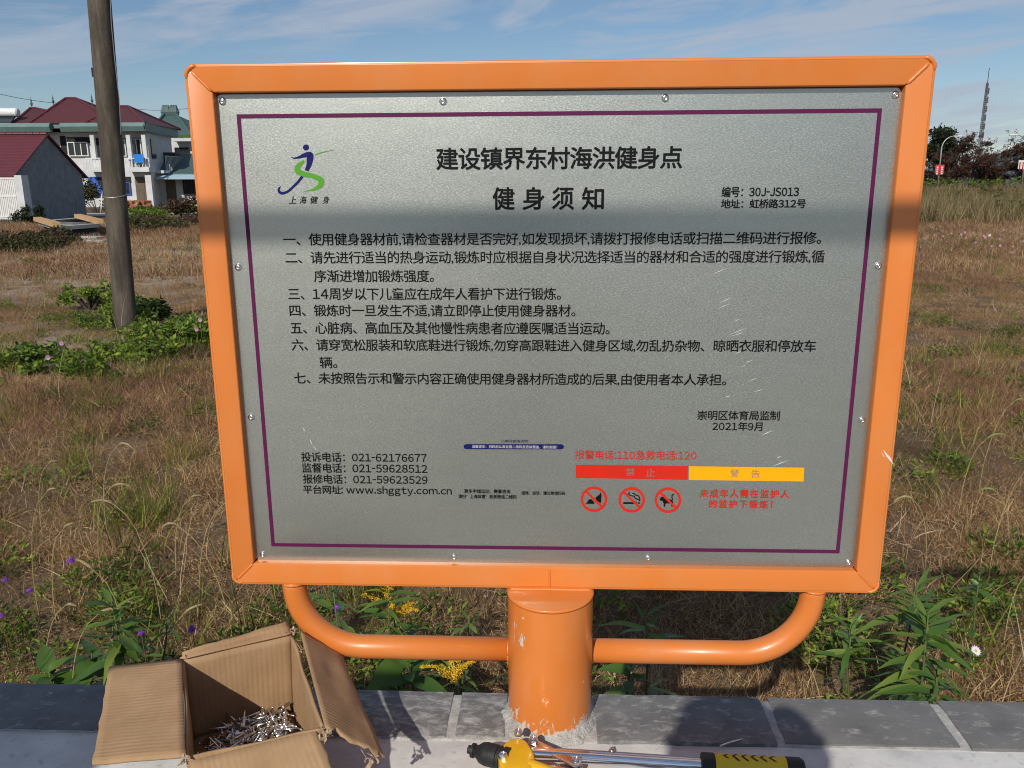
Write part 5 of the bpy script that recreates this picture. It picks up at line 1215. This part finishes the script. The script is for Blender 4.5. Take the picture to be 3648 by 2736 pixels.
M_BANR = plain('red_banner', (.62, .03, .045), .7, 0, .1, 3); M_BANW = plain('pale_banner', (.62, .70, .66), .7, 0, .1, 3)
def lamp(zx0, zyb, zxm, zym, zxe, zye, Y, label, banner, bmat):
    b, mtop, e_ = AR(zx0, zyb, Y), AR(zxm, zym, Y), AR(zxe, zye, Y); r_ = empty('street_lamp', Matrix.Translation(b), label, 'street lamp'); mb = MB(); bb = Vector((b.x, Y, terrain(b.x, min(Y, 100))-.1)); top = Vector((mtop.x, Y, mtop.z))
    arc = [top.lerp(Vector((e_.x, Y, e_.z)), .0)]
    hx, hz = e_.x-top.x, e_.z-top.z
    arc = [Vector((top.x + hx*(1-math.cos(R(a))), Y, top.z + hz*math.sin(R(a)))) for a in range(0, 91, 10)]
    mb.tube([bb, top] + arc[1:], [.07, .05] + [.04]*9, 8); W(r_, 'lamp_post', mb, M_METALG, smooth=True)
    mb = MB(); d = 1 if hx > 0 else -1; mb.box(min(e_.x, e_.x+d*.6), max(e_.x, e_.x+d*.6), Y-.10, Y+.10, e_.z-.04, e_.z+.05); W(r_, 'lamp_head', mb, M_TANK, bevel=.03)
    x0, y0, x1, y1 = banner; a, c = AR(x0, y0, Y-.2), AR(x1, y1, Y-.2)
    for k in range(2):
        w_ = (c.x-a.x)*.48; xx = a.x + k*(c.x-a.x)*.52; mb = MB(); mb.box(xx, xx+w_, Y-.22, Y-.19, c.z, a.z); fl = W(r_, 'banner', mb, bmat)
        mb = MB(); rr = random.Random(k)
        for j in range(4): z0 = a.z - (a.z-c.z)*(.15+.2*j); mb.box(xx+w_*.3, xx+w_*.7, Y-.235, Y-.221, z0-.22, z0-.04)
        mb.build('banner_mark', M_BANW if bmat is M_BANR else M_BANR, fl)
lamp(503, 930, 528, 680, 618, 592, 66, 'grey street lamp with a red banner between the sign and the withered tree', (483, 802, 541, 868), M_BANR)
lamp(1124, 930, 1150, 690, 1085, 583, 66.2, 'grey street lamp with a pale banner at the right picture edge', (1098, 768, 1134, 832), M_BANW)
lamp(1400, 930, 1430, 690, 1500, 600, 66.4, 'grey street lamp with a pale banner beyond the right picture edge', (1380, 768, 1420, 832), M_BANW)
pb2, pt2 = AR(805, 925, 140), AR(866, 200, 140); mast = empty('lattice_mast', Matrix.Translation((pb2.x, 140, pb2.z)), 'tall thin lattice radio mast rising behind the withered tree', 'mast')
M_MAST = plain('mast_steel', (.10, .10, .11), .6, .3); tipz = AR(875, 112, 140).z; xm = pt2.x
z0, z1 = 0.5, pt2.z; mb = MB()
for sx, sy in ((-1, -1), (1, -1), (1, 1), (-1, 1)): mb.tube([(xm+sx*.24, 140+sy*.24, z0), (xm+sx*.12, 140+sy*.12, z1)], .05, 5)
W(mast, 'mast_leg', mb, M_MAST); mb = MB(); nb = 26
for k in range(nb):
    za, zb2 = z0+(z1-z0)*k/nb, z0+(z1-z0)*(k+1)/nb; wa, wb = .24-.12*k/nb, .24-.12*(k+1)/nb
    for sy in (-1, 1):
        mb.tube([(xm-wa, 140+sy*wa, za), (xm+wb, 140+sy*wb, zb2)], .028, 4); mb.tube([(xm+wa, 140+sy*wa, za), (xm-wb, 140+sy*wb, zb2)], .028, 4); mb.tube([(xm-wa, 140+sy*wa, za), (xm+wa, 140+sy*wa, za)], .028, 4)
W(mast, 'lattice', mb, M_MAST)['kind'] = 'stuff'; mb = MB(); mb.tube([(xm, 140, z1-1), (xm, 140, tipz-1.6)], .10, 6); mb.tube([(xm, 140, tipz-1.6), (xm, 140, tipz+.5)], .06, 5); W(mast, 'antenna', mb, M_MAST)
for k in range(7):
    zz = z1 - 1.2 - k*1.35; mb = MB(); mb.box(xm+.22, xm+.42, 139.9, 140.1, zz-.45, zz+.45); W(mast, 'panel_antenna', mb, M_MAST)
# field edge far away: line of low trees on the horizon, left and centre
for i in range(14):
    x = -120 + i*17 + rng.uniform(-4, 4); y = 150 + rng.uniform(-12, 12)
    if i > 9: y += 40
    tree('distant_tree', Vector((x, y, 0)), rng.uniform(5, 8), 7, M_CONIF if i % 3 else M_BUSH, 'distant tree of the dark row on the horizon far behind the houses and the sign', cat='tree', group='trees on the horizon', seed=200+i, n=1100, size=.7, trunks=1, low=.1, twigs=5)

# ------------------------------------------------------------------ large-leaved plants close behind the wall
def lance_mesh(name, L_, w_, seed, curl=.3, fold=.25, nl=7, teeth=.0):
    rr = random.Random(seed); V_, F_ = [], []
    for k in range(nl+1):
        t = k/nl; ww = w_*.5*math.sin(math.pi*min(1, t**.75*1.0))**.9*(1+teeth*(k % 2)) if 0 < t < 1 else .0008
        x = L_*t; z = -curl*L_*t*t + .02*L_*math.sin(t*9+seed)
        V_ += [(x, -ww, z + fold*ww), (x, 0, z - .0), (x, ww, z + fold*ww)]
        if k: b = 3*k; F_ += [(b-3, b-2, b+1, b), (b-2, b-1, b+2, b+1)]
    me = bpy.data.meshes.new(name); me.from_pydata(V_, [], F_); at_ = me.attributes.new('rnd', 'FLOAT', 'POINT'); at_.data.foreach_set('value', [min(1, max(0, .45 + .2*rr.gauss(0, 1)))]*len(V_)); me.materials.append(M_BIG); me.polygons.foreach_set('use_smooth', [True]*len(me.polygons)); return me
M_BIG = leaf_mat('broad_green_leaf', [(.1, (.035, .085, .018)), (.5, (.085, .175, .030)), (.9, (.22, .30, .055))], .42, .3, spec=.5)
M_STEM = plain('plant_stem', (.09, .12, .035), .6); M_STEMR = plain('reddish_stem', (.16, .09, .05), .6)
M_YFL = plain('goldenrod_yellow', (.70, .42, .01), .7, 0, .2, 100); M_YGR = plain('goldenrod_bud', (.40, .45, .03), .7, 0, .2, 100)
LM = [lance_mesh('leaf', .11, .018, 1, .25), lance_mesh('leaf', .12, .021, 2, .45), lance_mesh('leaf', .10, .016, 3, .1), lance_mesh('leaf', .12, .023, 4, .35)]
LB = [lance_mesh('leaf', .12, .050, 5, .3), lance_mesh('leaf', .13, .060, 6, .5), lance_mesh('leaf', .10, .045, 7, .15)]
def leafy(base, h, n, label, seed, leafm=LM, sc_=1.0, spread=.35, cat='plant', name='leafy_plant', lean=(0, 0), crown=.62, plume=0, stemm=None):
    """stem with whorled leaves, each leaf its own part"""
    rr = random.Random(seed); r_ = empty(name, Matrix.Translation(base), label, cat); top = Vector((lean[0], lean[1], h)); pts = [Vector((0, 0, -.03)), top*.35 + Vector((rr.gauss(0, .01), 0, 0)), top*.7, top]
    mb = MB(); mb.tube(pts, [.0045, .004, .003, .002], 7); mb.build('stem', stemm or M_STEM, r_, smooth=True)
    for k in range(n):
        t = 1 - (k/n)**.9*(1-crown) if k < n*.55 else rr.uniform(.25, .95); a = k*2.4 + rr.gauss(0, .25); el = .12 + .75*max(0, t-.86)/.14 + rr.gauss(0, .14)
        o = bpy.data.objects.new('leaf', rr.choice(leafm)); COL.objects.link(o); o.parent = r_
        s = sc_*rr.uniform(.7, 1.15)*(1 - .45*max(0, t-.85)/.15)
        o.matrix_local = Matrix.Translation(Vector((0,0,0)) + top*t) @ Euler((rr.gauss(0, .3), -el, a)).to_matrix().to_4x4() @ Matrix.Scale(s, 4)
    for q in range(plume):
        mb = MB(); a = q*2.399; b0_ = top*(.9 + .1*rr.random()); L_ = h*.30*rr.uniform(.6, 1.2) if h < .5 else .13*rr.uniform(.6, 1.2); d = Vector((math.cos(a)*.8, math.sin(a)*.8, 1.0 + rr.gauss(0, .3))).normalized()
        for k in range(120):
            t = k/120; p = b0_ + d*L_*t + Vector((0, 0, -.35*L_*t*t)) + Vector((rr.gauss(0, 1), rr.gauss(0, 1), rr.gauss(0, 1)))*.0065*(1.2-t); u = Vector((rr.gauss(0, 1), rr.gauss(0, 1), rr.gauss(0, 1))).normalized()*.0036; v = u.orthogonal().normalized()*.0030
            mi = 0 if rr.random() < .5 else 1; mb.quad(p, p+u+v*.4, p+u*1.8, p+u-v*.4, mi); mb.quad(p, p+v+u*.3, p+v*1.8, p+v-u*.3, mi)
        mb.tube([b0_, b0_+d*L_*.5+Vector((0, 0, -.09*L_)), b0_+d*L_+Vector((0, 0, -.35*L_))], [.0012, .001, .0006], 4, mi=1)
        mb.build('flower_spray', [M_YFL, M_YGR], r_)
    return r_
def gp(X, Y, z): """ground point under the spot seen at (X, Y) at height z"""; p = ground_at(X, Y, z); return Vector((p.x, p.y, terrain(p.x, p.y)))
LEAFY = [
 (1950, 1320, .55, 30, 'dark green plant with a star of long leaves right of the orange arm, farther one', LM, 1.3, 0),
 (2010, 1420, .60, 34, 'largest dark green long leaved plant at lower right behind the grey bricks', LM, 1.45, 0),
 (2060, 1500, .45, 26, 'dark green long leaved plant hanging at the brick joint on the lower right', LM, 1.25, 0),
 (1830, 1400, .45, 22, 'long leaved plant just under the right bend of the orange arm', LM, 1.1, 0),
 (1960, 1475, .40, 20, 'low dark leafy plant between the bricks and the large plant', LM, 1.3, 0),
 (270, 1355, .50, 24, 'bright green lance leaved plant above the left flap of the box', LM, 1.25, 0),
 (225, 1400, .42, 16, 'drooping green plant directly behind the left edge of the box', LB, 1.0, 0),
 (170, 1440, .28, 12, 'broad leaved green plant rooted behind the wall at the left', LB, 1.35, 0),
 (120, 1455, .24, 10, 'light green broad leaved rosette at the far left of the wall', LB, 1.2, 0),
 (830, 1300, .62, 26, 'goldenrod with a wide yellow plume under the left part of the sign', LM, .95, 9),
 (865, 1345, .50, 20, 'goldenrod with yellow side sprays just above the left arm', LM, .9, 6),
 (745, 1310, .60, 24, 'dark leafy plant inside the bend of the left arm tube', LM, 1.1, 0),
 (990, 1350, .45, 16, 'green narrow leaved plant left of the post above the arm', LM, .9, 0),
 (1015, 1480, .42, 14, 'yellow budding goldenrod peeping over the bricks left of the post', LM, .7, 8),
 (1075, 1465, .45, 12, 'yellow goldenrod sprig touching the left side of the post', LM, .7, 6),
 (930, 1440, .40, 14, 'plant with wide green yellow leaves below the left arm', LB, .95, 0),
 (860, 1400, .42, 14, 'shaded broad leaved plant behind the right flap of the box', LB, 1.0, 0),
 (1420, 1390, .45, 18, 'shaded leafy plant in the dark patch under the sign right of the post', LM, 1.2, 0),
 (1340, 1460, .35, 14, 'low leafy plant in the shadow close to the right side of the post', LB, .8, 0),
 (2110, 1290, .40, 14, 'young plant with yellow green pointed leaves at the right edge', LB, .55, 0),
 (330, 1360, .35, 14, 'feathery green plant between the box and the left arm', LM, .8, 0),
]
for i, (X, Y, h_, n_, lb, lm, s_, pl_) in enumerate(LEAFY):
    zt_ = h_*.85; b = gp(X, Y, zt_); leafy(b, h_, n_, lb, 300+i, lm, s_, plume=pl_, name='goldenrod' if pl_ else 'leafy_plant', lean=(rng.gauss(0, .03), rng.gauss(0, .03)))
# foxtail grasses
M_FOX = plain('foxtail_bristle', (.42, .33, .18), .8, 0, .25, 60); M_FOXG = plain('foxtail_green_bristle', (.26, .29, .09), .8, 0, .2, 60)
def foxtail(X, Y, h, label, seed, head=.075, dirx=1, green=False, z=None):
    rr = random.Random(seed); base = gp(X - dirx*8, Y, h); r_ = empty('foxtail_grass', Matrix.Translation(base), label, 'grass stalk', 'foxtail grass in the field')
    pts = [Vector((0, 0, -.02))]; d = Vector((0, rr.gauss(0, .05), 1))
    for k in range(9):
        d = (d + Vector((dirx*(.015 + (.16*(k-6) if k > 6 else .01*k)) + rr.gauss(0, .02), rr.gauss(0, .02), -.05*max(0, k-6)))).normalized(); pts.append(pts[-1] + d*h/8.2)
    mb = MB(); mb.tube(pts, [.0016]*7 + [.0012]*3, 5); mb.build('stalk', M_STRAWP, r_)
    hp = [pts[-1]]; dd_ = d.copy(); cv_ = rr.uniform(.06, .22); dy_ = rr.uniform(-.06, .06)
    for k in range(10): dd_ = (dd_ + Vector((dirx*.03, dy_, -cv_))).normalized(); hp.append(hp[-1] + dd_*head/10)
    mb = MB(); mb.tube(hp, [.0015, .0035, .0045, .0048, .0048, .0046, .0044, .0040, .0034, .0026, .001], 8)
    for k in range(480):
        t = rr.random()*9.99; i_ = int(t); p = hp[i_].lerp(hp[i_+1], t-i_); ax = (hp[i_+1]-hp[i_]).normalized(); o_ = Vector((rr.gauss(0, 1), rr.gauss(0, 1), rr.gauss(0, 1))); o_ = (o_ - ax*o_.dot(ax)).normalized(); tip = p + (o_*.85 + ax*.6)*rr.uniform(.009, .016)*(1.1 - .045*t); s = ax.cross(o_)*.0007; mb.tri(p - s, p + s, tip)
    mb.build('seed_head', M_FOXG if green else M_FOX, r_)
M_STRAWP = plain('straw_stalk', (.40, .33, .15), .7)
FOX = [(75, 1000, .62, 'foxtail with a round curled head at far left', .05, 1, 0), (215, 965, .66, 'foxtail bending left to right above the brown mat', .085, 1, 0), (50, 1065, .6, 'pale small foxtail low at the left edge', .05, 1, 0), (200, 1065, .62, 'foxtail with a long nodding head left of the sign', .08, 1, 0), (310, 1095, .62, 'drooping foxtail pointing down near the sign', .085, -1, 0), (370, 1090, .6, 'short upright foxtail near the sign', .045, 1, 0), (420, 1085, .6, 'thin foxtail close to the left frame bar', .05, 1, 0), (475, 1130, .6, 'foxtail nearest to the lower left frame bar', .055, -1, 0), (100, 1150, .58, 'foxtail lying over the green weeds on the left', .07, 1, 0), (130, 1330, .5, 'straw coloured foxtail at the lower left', .06, 1, 0), (75, 1310, .5, 'yellowish foxtail left of the lance leaved plant', .05, 1, 0), (345, 1330, .46, 'pinkish foxtail above the box', .06, 1, 0), (240, 1240, .52, 'bleached drooping grass head at left', .07, -1, 0),
 (2100, 950, .66, 'green foxtail arching over at the right of the sign', .085, 1, 1), (2150, 860, .6, 'blurred green foxtail high at the right edge', .06, 1, 1), (2190, 1060, .58, 'green foxtail cut by the right picture edge', .07, -1, 1), (2010, 1080, .52, 'foxtail leaning towards the sign on its right', .07, -1, 0), (2180, 1010, .6, 'pale foxtail near the right edge', .06, 1, 0), (1905, 1390, .42, 'green foxtail beside the lower right leafy plant', .06, -1, 1), (1790, 1420, .42, 'green foxtail below the right arm bend', .055, -1, 1), (2200, 1240, .5, 'tan foxtail tall at the lower right edge', .07, 1, 0)]
for i, (X, Y, h_, lb, hd, dx, gr) in enumerate(FOX): foxtail(X, Y, h_*(.62 + .4*((i*7) % 5)/5), lb, 400+i, hd*1.1, dx, bool(gr))
# flowers
M_PUR = plain('purple_petal', (.22, .05, .45), .6, 0, .2, 200); M_PINK = plain('pink_petal', (.62, .30, .55), .6); M_WPET = plain('white_petal', (.72, .70, .78), .6)
def verbena(X, Y, h, label, seed, r_=.012):
    rr = random.Random(seed); base = gp(X, Y, h); e_ = empty('purple_flower', Matrix.Translation(base), label, 'flower', 'purple flowers in the grass'); mb = MB(); mb.tube([(0, 0, -.02), (.01, 0, h*.5), (0, 0, h)], .0012, 5); mb.build('stem', M_STEMR, e_)
    mb = MB()
    for k in range(16):
        d = Vector((rr.gauss(0, 1), rr.gauss(0, 1), abs(rr.gauss(0, 1)))).normalized(); c = Vector((0, 0, h)) + d*r_; a = d.orthogonal().normalized(); b = d.cross(a)
        for j in range(5): an = j*1.2566; u = a*math.cos(an) + b*math.sin(an); v = a*math.cos(an+.6) + b*math.sin(an+.6); mb.tri(c, c+u*r_*.42+d*.001, c+v*r_*.42+d*.001)
    mb.lathe([(.002, h-.004), (r_*.7, h), (r_*.6, h+r_*.6), (.001, h+r_*.8)], 8); mb.build('petals', M_PUR, e_)
for i, (X, Y, h_, lb) in enumerate(((415, 1355, .50, 'purple flower head between the box and the left arm'), (153, 1207, .5, 'purple flower standing above the straw at left'), (10, 1250, .5, 'purple flower at the far left edge, upper one'), (3, 1332, .48, 'purple flower at the far left edge, lower one'), (305, 1367, .48, 'small purple flower over the lance leaved plant'), (64, 1276, .5, 'tiny purple flower left of the foxtails'), (728, 1305, .55, 'purple flower inside the bend of the left arm'))): verbena(X, Y, h_, lb, 500+i, .013 if i in (0, 1) else .009)
b = gp(2106, 1417, .42); e_ = empty('aster_flower', Matrix.Translation(b), 'white daisy like flower with yellow centre at the lower right', 'flower'); mb = MB(); mb.tube([(0, 0, -.02), (0, .01, .2), (0, 0, .42)], .0012, 5); mb.build('stem', M_STEM, e_)
FQ = Euler((R(48), 0, .2)).to_matrix().to_4x4()
for k in range(13):
    a = 2*math.pi*k/13; mb = MB(); u = Vector((math.cos(a), math.sin(a), .08)); s = Vector((-u.y, u.x, 0))*.0022; mb.prism([u*.003-s*.6, u*.011-s*1.2, u*.0165, u*.011+s*1.2, u*.003+s*.6], (0, 0, .0004)); mb.build('petal', M_WPET, e_, mat4=Matrix.Translation((0, 0, .42)) @ FQ)
mb = MB(); mb.lathe([(.0045, 0), (.0042, .0015), (.002, .003), (.0005, .0034)], 12); mb.build('flower_centre', M_YFL, e_, smooth=True, mat4=Matrix.Translation((0, 0, .42)) @ FQ)
def cosmos(zx, zy, X=None, Y=None, big=1.0, seed=0, white=False, label=None):
    if X is None: p = ground_at((3100+zx/2.073)*2212/3648, (200+zy/2.073)*2212/3648, .45)
    else: p = ground_at(X, Y, .3)
    h = .45 if X is None else .3; rr = random.Random(seed); e_ = empty('pink_flower', Matrix.Translation((p.x, p.y, terrain(p.x, p.y))), label, 'flower', 'pink flowers in the far field')
    mb = MB(); mb.tube([(0, 0, 0), (0, 0, h)], .003, 4); mb.build('stem', M_STEM, e_); mb = MB(); rs = .030*big
    for j in range(8):
        a = j*math.pi/4; u = Vector((math.cos(a), -.35, math.sin(a))).normalized(); v = Vector((math.cos(a+.5), -.35, math.sin(a+.5))).normalized(); mb.tri((0, 0, h), Vector((0, 0, h))+u*rs, Vector((0, 0, h))+v*rs)
    mb.build('petals', M_WPET if white else M_PINK, e_)
CS = [(473, 1315), (540, 1325), (598, 1305), (672, 1314), (697, 1302), (710, 1337), (760, 1306), (838, 1322), (850, 1332), (776, 1376), (895, 1405), (955, 1350), (958, 1396), (1055, 1405), (987, 1295), (1040, 1452), (1130, 1368)]
PLC = ['leftmost pink flower beside the orange sign edge', 'second pink flower from the sign edge', 'tiny pink flower in the upper row near the sign', 'pink flower left in the cluster of three', 'pink flower top of the cluster of three', 'pink flower bottom of the cluster of three', 'tiny pink flower above the row gap', 'pink flower left of the white one, upper', 'pink flower left of the white one, lower', 'lone pink flower below the row', 'small pink flower in the lowest middle row', 'tiny pink flower above the large low one', 'largest pink flower in the lower row', 'flat pink flower at the lower right', 'topmost pink flower near the reeds', 'lowest tiny pink flower at right', 'pink flower at the right picture edge']
for i, (a, b) in enumerate(CS): cosmos(a, b, seed=i, big=1.0 if i in (3, 4, 7, 8, 12) else .7, label=PLC[i])
cosmos(880, 1318, seed=40, big=1.2, white=True, label='single white flower among the pink ones')
for i, (X, Y, lb) in enumerate(((134, 747, 'pink flower in the straw left below the pole, upper'), (105, 775, 'pink flower in the straw left below the pole, lower'), (433, 695, 'pink flower right of the pole near the sign edge'), (425, 712, 'small pink flower just below its neighbour by the sign edge'))): cosmos(0, 0, X, Y, .75, 60+i, label=lb)
